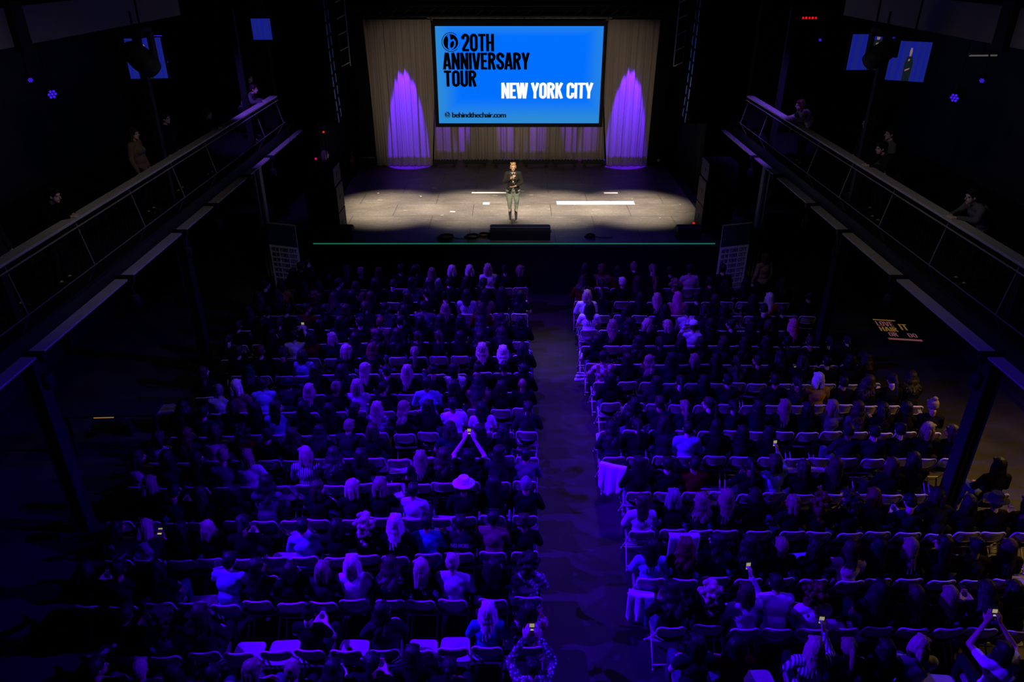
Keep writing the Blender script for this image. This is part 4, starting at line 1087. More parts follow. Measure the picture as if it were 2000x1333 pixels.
for side, rows, beg, far in ((-1, LROW, LEND, LFAR), (1, RROW, RBEG, RFAR)):
    for ri, py in enumerate(rows):
        yb = at_z(1000, py, .81).y; x0 = at_z(beg[ri], py, .81).x; xf = at_z(far[ri], py, .81).x
        n = int(round(abs(xf-x0)/.452))
        for c in range(n):
            x = x0+side*(.225+.452*c)
            if any(abs(x-side*7.15) < .44 and abs(yb+.25-yc) < .55 for yc in (9.6, 15.2, 20.6)): continue
            skew = -.012*c if side < 0 else -.006*c
            SEATS.append(dict(side=side, row=ri, col=c, x=x+rnd.uniform(-.012, .012), y=yb+.285+skew+rnd.uniform(-.03, .03), rz=R(rnd.uniform(-4.5, 4.5)+(-side*1.2*max(0, c-5)*.3))))
for s in SEATS:
    s['hp'] = to_px((s['x'], s['y']-.02, 1.21)); s['dist'] = (Vector((s['x'], s['y'], 1))-CAM).length

# what the photograph shows, by where a head is seen: (px, py, hair, hair colour, top, sleeve, pose, extra)
N_ = [
 (704,534,'short','blond','black','long','rest'), (740,542,'long','auburn','black','long','rest'), (785,534,'short','dark brown','black','long','rest'),
 (844,540,'long','dark blond','pale grey','long','rest'), (883,540,'bob','platinum blond','black','long','rest'), (917,540,'bob','platinum blond','black','short','rest'),
 (956,540,'bob','blond','white','long','rest'), (991,532,'bun','dark brown','black','long','rest'), (917,574,'long','dark brown','pale grey','long','rest'),
 (956,574,'long','dark brown','tan','long','rest'), (871,610,'long','dark blond','black','long','rest'), (546,561,'bob','brown','mustard','long','rest'),
 (621,555,'bob','brown','black','long','rest'), (688,548,'long','brown','tan','long','rest'), (650,668,'bob','blond','charcoal','long','turn_left'),
 (575,655,'short','dark brown','white','long','one_up'), (608,662,'bob','dark brown','dark red','long','rest'), (676,691,'bob','blond','black','long','turn_right'),
 (588,701,'bob','brown','light denim','long','rest'), (943,691,'long','blond','black','long','rest'), (982,688,'long','platinum blond','black','long','rest'),
 (714,733,'long','blond','black','long','turn_right'), (782,730,'long','blond','black','long','rest'), (826,745,'short','black','light denim','long','rest'),
 (887,733,'bob','black','white','long','turn_right'), (995,717,'cropped','black','black','long','rest'), (1006,757,None,'black','black','long','rest'),
 (428,763,'short','grey','pale grey','long','turn_left'), (447,763,'bob','platinum blond','tan','long','rest'), (507,775,'short','dark brown','light denim','long','forward'),
 (592,766,'long','blond','charcoal','long','rest'), (608,727,'long','dark brown','black','long','rest'), (691,766,'bob','blond','pale grey','short','rest'),
 (733,795,'long','blond','floral','long','rest'), (884,792,'short','black','white','long','rest'), (956,802,'long','black','white','short','rest'),
 (952,847,'long','dark brown','black','short','rest'), (533,807,'long','dark brown','light denim','long','turn_right'), (421,834,'bob','brown','cream','long','rest'),
 (895,885,'long','black','black','short','arms_up'), (832,904,'long','dark blond','black','short','rest'), (819,959,'short','dark brown','pale grey','long','rest'),
 (897,966,'short','dark brown','black','long','rest','straw','white'), (960,962,'long','black','black','short','rest'), (1027,966,'cropped','grey','black','long','rest'),
 (822,1024,'short','black','teal','long','rest'), (900,1027,'short','dark brown','charcoal','long','rest'), (1007,1042,'long','dark blond','white','long','tilt'),
 (886,1107,'bun','blond','pale grey','long','rest'), (824,1132,'long','blond','black','short','turn_left'), (964,1125,'long','dark brown','black','long','tilt'),
 (1033,1121,'curly','dark brown','floral','long','rest'), (953,1210,'long','platinum blond','teal','long','rest'), (1033,1219,'long','dark brown','plaid','long','tilt'),
 (1051,1312,'bun','black','spotted','long','arms_up'),
 (1254,988,'long','brown','pale grey','long','turn_left'), (1272,1080,'long','black','light denim','long','rest'), (1330,995,'bob','grey','black','long','rest'),
 (1304,1190,'bun','brown','pale grey','long','turn_left'), (1384,1169,'curly','blond','black','long','rest'), (1397,991,'long','dark blond','black','short','rest'),
 (1505,910,'bob','brown','light denim','long','one_up'), (1542,908,'bob','brown','black','long','turn_left'), (1567,995,'bob','dark blond','black','short','turn_left'),
 (1680,1067,'long','brown','cream','long','turn_right'), (1455,1169,'bob','brown','pale grey','long','one_up'), (1600,1140,'curly','auburn','white','short','turn_right'),
 (1520,1180,'short','black','white','short','forward'), (1785,1236,'bob','blond','white','short','turn_right'), (1589,1285,'long','blond','striped','long','one_up'),
 (1698,1300,'bob','brown','light denim','long','forward'), (1959,1252,'long','dark brown','white','short','arms_up'), (1930,976,'short','dark brown','black','long','rest','straw','charcoal'),
 (1872,915,'curly','black','black','long','rest'), (1930,915,'long','black','black','long','rest'),
 (1143,535,'bob','dark brown','black','long','rest'), (1185,538,'bob','auburn','tan','long','turn_left'), (1354,529,'bun','brown','cream','long','rest'),
 (1154,568,'bob','blond','white','long','rest'), (1227,560,'short','platinum blond','black','long','rest'), (1159,605,'long','black','white','short','rest'),
 (1198,620,'long','dark blond','black','long','rest'), (1281,586,'long','blond','black','long','rest'), (1323,587,'long','pink','pink','short','rest'),
 (1349,604,'short','black','white','long','rest'), (1357,632,'short','dark brown','white','long','rest','cap','white'), (1258,642,'bob','blond','black','long','tilt'),
 (1294,646,'bob','blond','charcoal','long','turn_left'), (1500,581,'long','platinum blond','red','short','rest'), (1547,636,'long','pink','black','long','rest'),
 (1177,690,'short','black','plaid','long','turn_right'), (1472,702,'short','dark brown','black','long','turn_left'), (1615,590,'long','auburn','dark red','long','rest'),
 (1588,740,'bob','platinum blond','mustard','long','rest'), (1339,862,'short','dark brown','light denim','long','rest'), (1531,800,'long','dark blond','black','long','rest'),
 (312,861,'bob','brown','pale grey','long','rest'), (272,922,'bob','brown','cream','long','turn_right'), (423,938,'long','black','teal','long','rest'),
 (474,905,'bob','dark blond','pale grey','long','rest'), (599,912,'bob','blond','striped','long','turn_left'), (689,926,'bob','blond','black','long','turn_right'),
 (378,970,'long','brown','black','long','rest'), (602,970,'bob','brown','black','short','turn_right'), (744,960,'bob','dark blond','black','short','rest'),
 (229,1010,'bob','dark brown','pale grey','long','turn_right'), (287,1035,'bob','blond','pale grey','long','lap_phone'), (406,1042,'bob','blond','black','long','turn_left'),
 (570,1036,'short','black','light denim','long','rest'), (693,1038,'curly','blond','black','long','rest'), (756,1031,'long','platinum blond','black','long','rest'),
 (682,1111,'bob','platinum blond','white','short','rest'), (262,1149,'bob','brown','pale grey','long','lap_phone'), (439,1138,'short','dark brown','light denim','short','forward'),
 (769,1235,'short','dark brown','white','long','forward'), (298,1310,'short','blond','light denim','long','rest'), (150,1090,'bob','auburn','charcoal','long','rest'),
 (1733,688,'bob','dark brown','red','long','rest'), (1560,688,'bob','dark brown','black','long','lap_phone'), (1440,1035,'short','black','charcoal','long','rest'),
]
EMPTY = [(782,935),(1030,925),(958,925),(508,1000),(551,1010),(480,1190),(545,1190),(815,1188),(884,1188),(700,1190),(540,1035),(1756,1015),(1800,1015),(1860,1015),(1960,1020),(1950,1110),(1910,1110),
         (1210,1190),(920,612),(960,612),(1003,612),(390,1110),(1240,1040),(960,1050),(835,690),(760,690),(780,745),(560,880)]
for s in SEATS: s['occ'] = rnd.random() < (.86 if s['dist'] < 17 else .84); s['spec'] = None
def nearest(px, py, used=None, lim=30):
    best = None; bd = lim
    for s in SEATS:
        if used is not None and id(s) in used: continue
        d = math.hypot(s['hp'][0]-px, (s['hp'][1]-py)*1.1)
        if d < bd: bd = d; best = s
    return best
used = set()
for e in sorted(N_, key=lambda e: -e[1]):
    s = nearest(e[0], e[1], used, 34)
    if s is None: continue
    used.add(id(s)); s['spec'] = e; s['occ'] = True
    s['x'] += max(-.06, min(.06, (e[0]-s['hp'][0])/FPX*s['dist']))
for px, py in EMPTY:
    s = nearest(px, py, used, 34)
    if s is not None: s['occ'] = False; s['empty'] = True; used.add(id(s))

for rank, s in enumerate(sorted(SEATS, key=lambda s: s['dist'])): s['rank'] = rank
occ = sorted([s for s in SEATS if s['occ']], key=lambda s: s['dist'])
for i, s in enumerate(occ): s['prank'] = i
print('SEATS', len(SEATS), 'PEOPLE', len(occ))
HAIRW = ['long']*6+['wavy']*4+['bob']*4+['short']*3+['bun']*2+['ponytail']*2+['curly']
HCW = ['black']*7+['dark brown']*8+['brown']*3+['dark blond']*2+['auburn']
TOPW = ['black']*15+['charcoal']*4+['navy']*3+['grey']*1+['dark red', 'tan']
POSEW = ['rest']*8+['turn_left', 'turn_right', 'lap_phone', 'lap_phone', 'tilt', 'forward']
HDESC = {'long': 'long {} hair', 'wavy': 'wavy {} hair', 'bob': 'shoulder-length {} hair', 'short': 'short {} hair', 'bun': '{} hair bun', 'ponytail': '{} ponytail', 'curly': 'curly {} hair', 'cropped': 'cropped {} hair', None: 'bald head'}
stuffp = []; stuffc = []; UP = []
for s in SEATS:
    s['where'] = f"{ORD[s['row']]} row from stage, {ORD[s['col']]} seat {'left' if s['side'] < 0 else 'right'} of aisle"
    M = Matrix.Translation((s['x'], s['y'], 0)) @ Matrix.Rotation(s['rz'], 4, 'Z')
    if s['rank'] < 300:
        folding_chair(s['x'], s['y'], s['rz'], s['dist'] < 13.2, f"{'empty' if not s['occ'] else 'occupied'} beige folding chair, {s['where']}")
    else: stuffc.append((CHAIR_ALL, M, list(CHAIR_ALL.materials)))
    if not s['occ']: continue
    hat = None
    if s['spec']:
        e = s['spec']; hair, hc, top, sl, pose = e[2:7]
        if len(e) > 7: hat = (e[7], e[8])
    else:
        hair, hc, top, pose = rnd.choice(HAIRW), rnd.choice(HCW), rnd.choice(TOPW), rnd.choice(POSEW); sl = 'long' if rnd.random() < .72 else 'short'
    skin = rnd.choice((0, 0, 0, 1, 1, 2)); pants = rnd.choice((BPANT, BPANT, JEAN, JEAN)); yy = s['y']-.035; rz = s['rz']+R(rnd.uniform(-6, 6))
    sc = rnd.uniform(.99, 1.07)
    if s['prank'] < 300:
        hd = HDESC[hair].format(hc) if not hat else ('light straw hat' if hat[1] == 'white' and hat[0] == 'straw' else 'dark brimmed hat' if hat[0] == 'straw' else 'white cap')
        lb = f"person, {hd}, {top} top, {s['where']}"
        if len(lb.split()) > 16: lb = lb.replace(' of aisle', '')
        o = seated_person(s['x'], yy, rz, pose, hair, hc, top, sl, skin, pants, lb, s['dist'] < 12.5, hat, sc)
        if pose in ('arms_up', 'one_up', 'lap_phone'): UP.append((s, o, pose, sc, yy, rz))
    else:
        P = POSE[pose]['lo']; M2 = Matrix.Translation((s['x'], yy, 0)) @ Matrix.Rotation(rz, 4, 'Z') @ Matrix.Scale(sc, 4)
        stuffp += [(P['body'], M2, [SKIN[skin], EYE, LIP]), (P[sl], M2, [TM[top]]), (P['trousers'], M2, [pants])]
        if hair: stuffp.append((HAIR_LO[hair], M2 @ POSE[pose]['M'], [HM[hc]]))
        if hat: stuffp.append((HAT[hat[0]], M2 @ POSE[pose]['M'], [TM[hat[1]]]))
o = link_mesh('distant_audience', joined(stuffp)); tag(o, 'seated audience filling the front rows nearest the stage', 'crowd', kind='stuff')
o = link_mesh('distant_chairs', joined(stuffc)); tag(o, 'beige folding chairs of the front rows nearest the stage', 'chairs', kind='stuff')

# phones: lit screens in the hands
def phone(loc, rot, lb, lit=0, parent=None):
    t = empty('phone', loc, 0, lb, 'phone', 'phones held by the audience'); t.rotation_euler = rot
    boxo('case', (0, 0, 0), (.075, .009, .15), BLK, t, .004)
    if lit:
        boxo('display', (0, -.006, 0), (.066, .002, .138), emit('phone_dark', (.01, .01, .012), .4), t)
        boxo('display_picture', (0, -.008, .022), (.060, .001, .05), emit('phone_glow', (.50, .47, .28), .6), t)
        boxo('display_picture', (0, -.008, -.038), (.060, .001, .022), emit('phone_bar', (.6, .55, .32), .7), t)
    else: boxo('display', (0, -.006, 0), (.066, .002, .138), mat('phone_glass', (.03, .03, .035), .15), t)
for k, (s, o, pose, sc, yy, rz) in enumerate(UP):
    M = Matrix.Translation((s['x'], yy, 0)) @ Matrix.Rotation(rz, 4, 'Z') @ Matrix.Scale(sc, 4)
    if pose == 'arms_up': loc, rot = M @ Vector((0, .35, 1.43)), (R(-12), 0, rz)
    elif pose == 'one_up': loc, rot = M @ Vector((.13, .29, 1.31)), (R(-10), 0, rz)
    else: loc, rot = M @ Vector((0, .33, .82)), (R(-55), 0, rz)
    phone(loc, rot, f"phone held by the person in {s['where']}", 1 if s['spec'] else 0)

# garments and bags on chairs
def coat(px, py, z, m, lb, wd=.42, h=.5, rz=0.0, seed=1):
    """coat hanging over a chair back"""
    r2 = random.Random(seed); p = at_z(px, py, z); n = 22; nz = 16; vs = []; fs = []
    for j in range(nz+1):
        t = j/nz
        for i in range(n+1):
            u = i/n*2-1
            fold_ = .018*math.sin(u*9+seed)+.010*math.sin(u*21+j*.3)
            if t < .25: yy = .07-.10*t/.25; zz = .0-.03*(1-t/.25)+.01
            else: yy = -.03-.035*(t-.25)-fold_*(t-.2)*1.4; zz = .01-(t-.25)/.75*h*(1+.16*math.sin(u*2.6+seed)+.07*math.sin(u*7+seed*2))
            vs.append((u*wd/2*(1+.10*t*math.sin(u*2+seed)), yy-.012*(1-abs(u)), zz))
    for j in range(nz):
        for i in range(n): a = j*(n+1)+i; fs.append((a, a+1, a+n+2, a+n+1))
    t = mesh_obj('draped_coat', vs, fs, m, smooth=True); t.location = p; t.rotation_euler = (0, 0, rz)
    sol = t.modifiers.new('t', 'SOLIDIFY'); sol.thickness = .012
    return tag(t, lb, 'coat', 'garments over chair backs')
coat(1198, 910, .82, TM['white'], 'crumpled white garment over an aisle chair right of the aisle', .46, .52, R(-20), 2)
coat(1240, 945, .80, TM['pale grey'], 'pale coat over the right aisle chair below the white garment', .34, .62, R(-8), 5)
coat(1337, 1046, .82, TM['pale grey'], 'pale coat with hanging sleeves on a right block chair', .46, .55, 0, 3)
coat(962, 1046, .82, TM['striped'], 'striped coat over a chair two seats left of the aisle', .42, .5, 0, 4)
coat(1010, 590, .84, pattern_mat('sequins', (.08, .07, .10), (.75, .72, .8), 'spots', 60, .22), 'sparkling sequin jacket over an aisle chair near the stage', .5, .4, R(14), 6)
coat(1030, 690, .85, TM['spotted'], 'spotted shiny scarf over an aisle chair of the left block', .30, .62, R(60), 7)
coat(398, 1000, .82, TM['spotted'], 'speckled scarf over a chair back in the left block', .32, .28, 0, 8)
coat(1253, 1160, .55, TM['white'], 'crumpled white cloth hanging at the right aisle chair seat', .36, .45, R(-10), 9)
coat(1310, 1190, .72, TM['light denim'], 'denim jacket over a chair near the bottom of the right block', .42, .5, 0, 11)
coat(1390, 1000, .8, TM['striped'], 'striped scarf over a chair in the middle right block', .25, .3, 0, 12)
coat(1572, 1085, .8, TM['light denim'], 'blue jacket spread over a chair in the right block', .5, .3, R(8), 13)
coat(1880, 1090, .75, TM['light denim'], 'blue-grey coat over a chair at the far right', .5, .3, R(-12), 14)
for px, py, z, m, lb, rz in ((435, 1130, .5, 'white', 'pale tote bag on a chair seat in the left block', .5), (280, 1195, .5, 'white', 'crumpled white bag on lap at the lower left', .2), (464, 895, .75, 'white', 'white paper bag in the left block', .3),
                        (1300, 640, .6, 'white', 'small white bag in the right block near the stage', .2), (1340, 650, .75, 'pale grey', 'pale bag beside the white-capped person', .4), (590, 655, .75, 'white', 'white folded paper in the left block', .8),
                        (1645, 1225, .3, 'black', 'black shoulder bag on the floor in the lower right', .1), (1135, 745, .15, 'white', 'white bag on the floor beside the right aisle seat', .1)):
    p = at_z(px, py, z); t = empty('tote_bag', p, rz, lb, 'bag')
    me = blob([('c', (-.11, 0, .05), .05, (.11, 0, .05), .05), ('c', (-.10, 0, .14), .035, (.12, .01, .15), .03), ('c', (-.09, 0, .22), .018, (.10, 0, .2), .016)], .012, 2); me.materials.append(TM[m]); link_mesh('bag_body', me, t)
    g = G(); g.tube([(-.06, 0, .22), (-.05, .01, .34), (.04, .01, .35), (.06, 0, .22)], .006, 6); g.build('handle', TM[m], t, True)

# ================================================================== STANDING FIGURES
def standing(kind='plain', female=True, facing_arm=None):
    """frame: feet at z=0, facing +Y"""
    pel = Vector((0, -.01, .93)); wst = Vector((0, 0, 1.10)); cst = Vector((0, -.01, 1.27)); sh = Vector((0, -.02, 1.405)); hd = Vector((0, .015, 1.60))
    pitch = 0; yaw = 0
    if kind == 'lean':      # leaning on the rail, looking at the stage
        pel = Vector((0, -.16, .90)); wst = Vector((0, -.08, 1.06)); cst = Vector((0, .03, 1.19)); sh = Vector((0, .12, 1.29)); hd = Vector((0, .22, 1.45)); pitch = -8
    if kind == 'performer': pitch = 0; yaw = 5
    M = Matrix.Translation(hd) @ Euler((R(pitch), 0, R(yaw))).to_matrix().to_4x4()
    nk0 = sh+Vector((0, 0, .035)); nk1 = M @ Vector((0, -.03, -.09)); sL, sR = sh+Vector((-.175, 0, 0)), sh+Vector((.175, 0, 0))
    hipw = .175 if female else .16
    torso = [('e', pel, (hipw, .125, .12)), ('e', wst, (.135, .10, .13)), ('e', cst, (.16, .11, .15)),
             ('c', sL+Vector((.03, 0, -.01)), .058, sR-Vector((.03, 0, .01)), .058), ('c', sL+Vector((.07, 0, .015)), .048, nk0, .054), ('c', sR-Vector((.07, 0, -.015)), .048, nk0, .054)]
    if female: torso += [('c', cst+Vector((-.075, .075, .005)), .066, cst+Vector((.075, .075, .005)), .066)]
    fx = .088 if kind == 'performer' else .12
    hz = 0.075 if kind == 'performer' else 0
    legs = []; ank = []
    for s in (-1, 1):
        h = Vector((s*.095, pel.y, .89)); k = Vector((s*(.105 if kind == 'performer' else .11), .02, .50+hz*.5)); a = Vector((s*fx, -.02, .10+hz)); md = a.lerp(k, .70)+Vector((0, -.018, 0))
        legs += [('c', h, .112, h.lerp(k, .5)+Vector((s*.004, 0, 0)), .092), ('c', h.lerp(k, .5)+Vector((s*.004, 0, 0)), .092, k, .062), ('c', k, .060, md, .056), ('c', md, .056, a, .038)]; ank.append(a)
    arms = {'plain': (((-.25, -.03, 1.14), (-.24, .05, .90), (0, .15, -1), (1, 0, 0)), ((.25, -.03, 1.14), (.24, .05, .90), (0, .15, -1), (-1, 0, 0))),
            'lean': (((-.24, .20, 1.14), (-.08, .40, 1.135), (.8, .5, 0), (0, 0, -1)), ((.24, .20, 1.14), (.08, .42, 1.135), (-.8, .5, 0), (0, 0, -1))),
            'camera': (((-.25, .12, 1.25), (-.09, .20, 1.50), (.3, .5, .6), (.6, .6, -.2)), ((.25, .12, 1.25), (.09, .20, 1.50), (-.3, .5, .6), (-.6, .6, -.2))),
            # facing +Y: her right side is +x; right hand lifts the microphone, left forearm across the waist
            'performer': (((-.255, .0, 1.13), (-.075, .175, 1.075), (.85, .35, -.22), (0, -.55, .6)), ((.250, .02, 1.17), (.062, .205, 1.315), (-.45, .30, .75), (-.75, -.35, -.2)))}[kind]
    B = torso+[('c', nk0, .050, nk1, .047)]+head_parts(M)+legs
    T = [(p[0], p[1], tuple(r+.016 for r in p[2])) if p[0] == 'e' else (p[0], p[1], p[2]+.013, p[3], p[4]+(.013 if abs(p[3].x) > .1 else .004)) for p in torso]
    for s, (el, wr, d, n) in zip((-1, 1), arms):
        s0 = sL if s < 0 else sR; el, wr = Vector(el), Vector(wr)
        B += [('c', s0, .050, el, .040), ('c', el, .040, wr, .026)]+hand(wr+Vector(d).normalized()*.012, d, n, s, .95 if kind == 'performer' and s > 0 else .45)
        T += [('c', s0, .064, el, .055), ('c', el, .055, wr-(wr-el).normalized()*(.05 if kind == 'performer' else .02), .043)]
    for a in ank: B.append(('c', a+Vector((0, 0, -.03)), .032, a+Vector((0, .10, -.115)), .022) if kind == 'performer' else ('c', a+Vector((0, 0, -.03)), .034, a+Vector((0, .13, -.068)), .028))
    TR = [('e', pel+Vector((0, 0, -.01)), (hipw+.012, .138, .115))]+[(p[0], p[1], p[2]+.009, p[3], p[4]+.009) for p in legs]
    if kind == 'performer': TR = [(q[0], q[1], q[2], Vector(q[1]).lerp(Vector(q[3]), .42), .050) if q[0] == 'c' and Vector(q[3]).z < .2 else q for q in TR]
    SH = [('c', a+Vector((0, -.02, -.05)), .044, a+Vector((0, .15, -.066)), .034) for a in ank]
    return B, T, TR, SH, M, ank, torso
def build_standing(name_lbl, loc, rz, kind, hair, hc, top, pants, skin=0, female=True, cache={}):
    key = (kind, female)
    if key not in cache:
        B, T, TR, SH, M, ank, _ = standing(kind, female)
        b = blob(B, .0075, 3)
        for q in (SKIN[0], EYE, LIP): b.materials.append(q)
        paint_face(b, M); d = [b, blob(T, .013, 3), blob(TR, .013, 3), [blob([q], .01, 2) for q in SH], M]
        for q in d[1:3]+d[3]: q.materials.append(BLK)
        cache[key] = d
    b, T, TR, SH, M = cache[key]
    o = link_mesh('person', b); o.location = loc; o.rotation_euler = (0, 0, rz); set_mat(o, SKIN[skin], EYE, LIP)
    set_mat(link_mesh('top', T, o), TM[top]); set_mat(link_mesh('trousers', TR, o), pants)
    for s in SH: set_mat(link_mesh('shoe', s, o), SHOEM)
    if hair: h = link_mesh('hair', HAIR[hair], o); h.matrix_local = M; set_mat(h, HM[hc])
    return tag(o, name_lbl, 'person')
# balcony guests along the rails
ZD = 3.84
for px, py, s, kind, hair, hc, top, lb in (
    (508, 178, -1, 'lean', 'short', 'brown', 'grey', 'person in grey shirt leaning on the left balcony rail near the stage'),
    (528, 150, -1, 'plain', 'short', 'dark brown', 'charcoal', 'dark-dressed person standing behind the grey shirt on the left balcony'),
    (422, 222, -1, 'lean', 'bob', 'auburn', 'black', 'person in black leaning on the left balcony rail, middle'),
    (376, 232, -1, 'plain', 'short', 'black', 'navy', 'person in navy standing on the left balcony, middle'),
    (298, 262, -1, 'plain', 'bob', 'brown', 'tan', 'person in tan top standing on the left balcony'),
    (155, 383, -1, 'lean', 'short', 'black', 'black', 'person in black leaning on the left rail near the camera'),
    (24, 420, -1, 'plain', 'long', 'black', 'charcoal', 'person at the far left picture edge on the balcony'),
    (1602, 205, 1, 'lean', 'bob', 'auburn', 'cream', 'person in cream top bending over the right balcony rail'),
    (1570, 262, 1, 'plain', 'short', 'black', 'grey', 'person in grey top on the right balcony near the stage'),
    (1660, 240, 1, 'plain', 'long', 'dark brown', 'charcoal', 'long-haired person in charcoal on the right balcony, middle'),
    (1700, 250, 1, 'plain', 'bob', 'brown', 'grey', 'shoulder-length-haired person in grey on the right balcony, middle'),
    (1745, 290, 1, 'lean', 'short', 'dark brown', 'charcoal', 'person in charcoal leaning on the right balcony rail'),
    (1835, 385, 1, 'lean', 'short', 'black', 'grey', 'person in grey leaning on the right rail near the camera')):
    x = s*(XB+(.44 if kind == 'lean' else .62)); hz_ = ZD+(1.45 if kind == 'lean' else 1.6)
    # walk along the balcony until the head appears at py
    best = min((abs(to_px((x, y/20, hz_))[1]-py), y/20) for y in range(80, 440))[1]
    for yc in (9.6, 15.2, 20.6):
        if abs(best-yc) < .42: best = yc+(.45 if best > yc else -.45)
    build_standing(lb, (x, best, ZD), R(90) if s > 0 else R(-90), kind, hair, hc, top, BPANT)
p = at_z(582, 566, 0)
build_standing('dark-dressed person standing with a camera in front of the left banner', (at_y(582, 560, 16.9).x, 17.35, 0), R(-20), 'camera', 'short', 'black', 'black', BPANT, 1, False)
t = empty('photo_camera', (at_y(582, 560, 16.9).x+.06, 17.58, 1.62), R(-20), 'black photo camera held in front of the left banner', 'camera')
boxo('camera_body', (0, 0, 0), (.14, .07, .10), BLK, t, .01); g = G(); g.lathe([(.035, 0), (.035, .07), (.04, .08), (.04, .12)], (0, .03, 0), 14, (0, 1, 0)); g.build('camera_lens', BLKM, t, True)
p = at_z(648, 404, ZS)
build_standing('black-dressed person standing in the left wing of the stage', (p.x-.05, p.y+.1, ZS), R(-75), 'plain', 'bob', 'dark blond', 'black', BPANT)
p = at_z(1508, 590, 0)
build_standing('person in tan jacket standing right of the right banner', (6.55, 18.0, 0), R(20), 'plain', 'bob', 'brown', 'tan', BPANT, 1)

# ================================================================== THE SPEAKER ON STAGE
pf = at_z(1002, 427, ZS)
B, T, TR, SH, M, ank, torso = standing('performer', True)
body = blob(B, .0062, 3)
for q in (mat('skin_stage', (.60, .38, .26), .5, var=.04), mat('iris_dark', (.03, .02, .015), .3), mat('lipstick', (.45, .08, .08), .4)): body.materials.append(q)
paint_face(body, M)
W = link_mesh('person', body); W.location = pf; W.rotation_euler = (0, 0, PI+R(2))
W.scale = (1.0, 1.0, .965)
tag(W, 'woman in black blazer and ripped jeans speaking into a microphone on stage', 'person')
def child(nm, me, m, par=None): me.materials.clear(); me.materials.append(m); return link_mesh(nm, me, par or W)
# curled blond updo
r5 = random.Random(3)
P = [('e', M @ Vector((0, -.024, .036)), (.084, .096, .094)), ('e', M @ Vector((0, -.045, -.01)), (.080, .07, .075))]
for k in range(26):
    a = r5.uniform(0, 6.28); q = Vector((.060*math.cos(a), -.03+.05*math.sin(a), .092+r5.uniform(-.02, .030)))
    P.append(('e', M @ q, (r5.uniform(.016, .026),)*3))
P += [('c', M @ Vector((-.06, .040, .082)), .016, M @ Vector((.03, .062, .100)), .018), ('c', M @ Vector((.075, .03, .05)), .014, M @ Vector((.082, .02, -.03)), .010), ('c', M @ Vector((-.077, .03, .05)), .014, M @ Vector((-.084, .02, -.03)), .010)]
h = blob(P, .006, 1); child('hair', h, mat('hair_golden', (.50, .28, .10), .4, var=.45, scale=22, bump=.5))
# dark printed blouse, open black blazer
tb = [(p[0], p[1], tuple(r+.007 for r in p[2])) if p[0] == 'e' else (p[0], p[1], p[2]+.006, p[3], p[4]+(.006 if abs(p[3].x) > .1 else -.012)) for p in torso]
me = blob(tb, .009, 2); child('blouse', me, pattern_mat('blouse_print', (.012, .010, .014), (.28, .10, .10), 'noise', 16, .60))
bz = [p for p in T]+[('e', (0, -.012, .95), (.205, .155, .12)), ('e', (0, -.012, .86), (.215, .165, .085)), ('e', (0, -.01, 1.05), (.165, .13, .12))]
me = blob(bz, .0095, 3)
bm = bmesh.new(); bm.from_mesh(me)                          # open the front in a V down to the waist and below it
dead = [f for f in bm.faces if (lambda c: c.y > .03 and abs(c.x) < (.022+max(0, (c.z-1.06))*.26 if c.z > 1.06 else .022+max(0, (1.02-c.z))*.28))(f.calc_center_median()) and abs(f.calc_center_median().x) < .12]
dead += [f for f in bm.faces if f.calc_center_median().z < .80 and f.normal.z < -.6]
bmesh.ops.delete(bm, geom=list(set(dead)), context='FACES'); bm.to_mesh(me); bm.free()
bl = child('blazer', me, mat('black_wool', (.012, .009, .007), .85, bump=.3, var=.3)); sol = bl.modifiers.new('t', 'SOLIDIFY'); sol.thickness = .007; sol.offset = 1
for s in (-1, 1):                                            # lapels
    vs = [(s*.020, .135, 1.08), (s*.055, .130, 1.17), (s*.085, .150, 1.26), (s*.070, .085, 1.40), (s*.105, .07, 1.405), (s*.125, .145, 1.25), (s*.085, .150, 1.17), (s*.045, .150, 1.09)]
    o = mesh_obj('lapel', vs, [tuple(range(8))[::s]], MATS['black_wool'], W); sol = o.modifiers.new('t', 'SOLIDIFY'); sol.thickness = .012
me = blob(TR, .009, 2)
jm = bpy.data.materials.new('ripped_denim'); jm.use_nodes = True; nt = jm.node_tree; b = nt.nodes['Principled BSDF']; b.inputs['Roughness'].default_value = .8
tc = nt.nodes.new('ShaderNodeTexCoord'); n1 = nt.nodes.new('ShaderNodeTexNoise'); n1.inputs['Scale'].default_value = 5; nt.links.new(tc.outputs['Object'], n1.inputs['Vector'])
rr = nt.nodes.new('ShaderNodeValToRGB'); rr.color_ramp.elements[0].position = .35; rr.color_ramp.elements[1].position = .65
rr.color_ramp.elements[0].color = (.17, .20, .18, 1); rr.color_ramp.elements[1].color = (.33, .37, .31, 1); nt.links.new(n1.outputs[0], rr.inputs[0]); nt.links.new(rr.outputs[0], b.inputs['Base Color'])
child('jeans', me, jm)
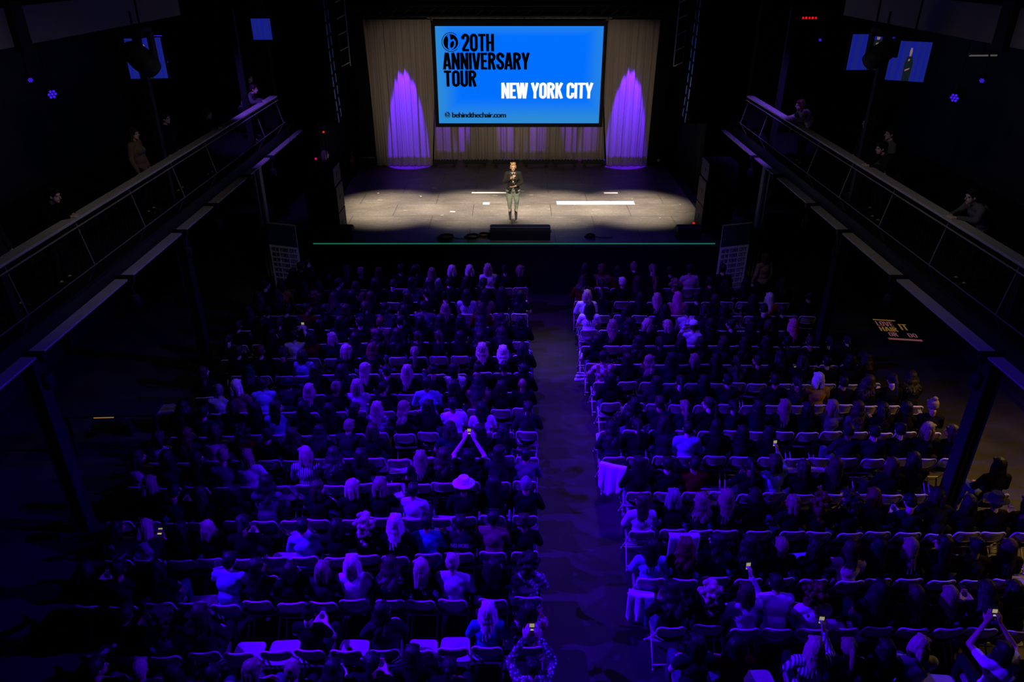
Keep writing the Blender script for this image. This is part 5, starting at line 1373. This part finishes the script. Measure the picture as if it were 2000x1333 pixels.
for s in (-1, 1):                                            # pale frayed rips at the knees
    g = G(); kx = ank[0].x if s < 0 else ank[1].x
    for z, wd in ((.60, .07), (.575, .085), (.548, .06), (.50, .05), (.30, .05), (.26, .06)):
        g.tube([(s*.105-wd/2, .070, z), (s*.105, .086 if z > .5 else .060, z), (s*.105+wd/2, .070 if z > .5 else .045, z+.004)], .006, 5)
    g.build('knee_rip', mat('frayed_cotton', (.6, .6, .55), .8), W)
    a = ank[0] if s < 0 else ank[1]                         # ankle boots with block heels
    me = blob([('c', a+Vector((0, 0, -.02)), .048, a+Vector((0, .09, -.112)), .036), ('c', a+Vector((0, -.005, .115)), .052, a+Vector((0, -.005, .0)), .046), ('c', a+Vector((0, -.01, -.03)), .046, a+Vector((0, .02, -.085)), .040), ('c', a+Vector((0, .03, -.085)), .040, a+Vector((0, .13, -.142)), .030)], .008, 2)
    bt = child('ankle_boot', me, mat('black_suede', (.015, .012, .011), .8))
    g = G(); g.box((a.x, a.y-.025, .045), (.05, .05, .092), bev=.006); g.build('heel', MATS['black_suede'], bt)
g = G(); g.box((0, .146, .985), (.05, .012, .035), bev=.004); g.build('belt_buckle', STEEL, W)
# pendant and microphone
g = G(); g.tube([(-.05, .045, 1.44), (-.03, .125, 1.33), (0, .150, 1.24), (.03, .125, 1.33), (.05, .045, 1.44)], .003, 5); g.lathe([(.012, 0), (.012, .008)], (0, .155, 1.23), 10, (0, 1, 0)); g.build('necklace', STEEL, W)
Mw = Matrix.Translation(pf) @ Matrix.Rotation(PI+R(2), 4, 'Z') @ Matrix.Diagonal((1, 1, .965, 1))
t = empty('microphone', Mw @ Vector((.025, .235, 1.385)), PI, 'hand microphone held at the mouth of the woman on stage', 'microphone')
ax = Vector((.12, -.42, .9)).normalized()
g = G(); g.lathe([(.012, -.16), (.013, -.05), (.016, .06)], (0, 0, 0), 14, ax); g.build('handle', mat('mic_body', (.08, .08, .08), .35, .6), t, True)
g = G(); g.lathe([(.016, .06), (.024, .07), (.026, .09), (.022, .115), (.010, .125)], (0, 0, 0), 14, ax); g.build('grille', STEEL, t, True)
g = G(); g.lathe([(.018, -.17), (.018, -.135)], (0, 0, 0), 14, ax); g.build('pale_ring', WHT, t, True)

# sweater lettering and other clothes details
t = text_mesh('lettering', 'NO MORE', -.13, 0, .26, .07, mat('pale_print', (.75, .75, .78), .7), None, 0, .03)
s = nearest(900, 1027, None, 60)
M = Matrix.Translation((s['x'], s['y']-.035, 0)) @ Matrix.Rotation(s['rz'], 4, 'Z')
best = None
for o in list(COL.objects):
    if o.name.startswith('person') and o.parent is None and abs(o.location.x-s['x']) < .02 and abs(o.location.y-(s['y']-.035)) < .02: best = o
if best is not None:
    t.parent = best; t.location = (0, -.205, .885); t.rotation_euler = (R(-3), 0, 0)
    t.name = 'back_print'
print('OBJECTS', len(bpy.data.objects))
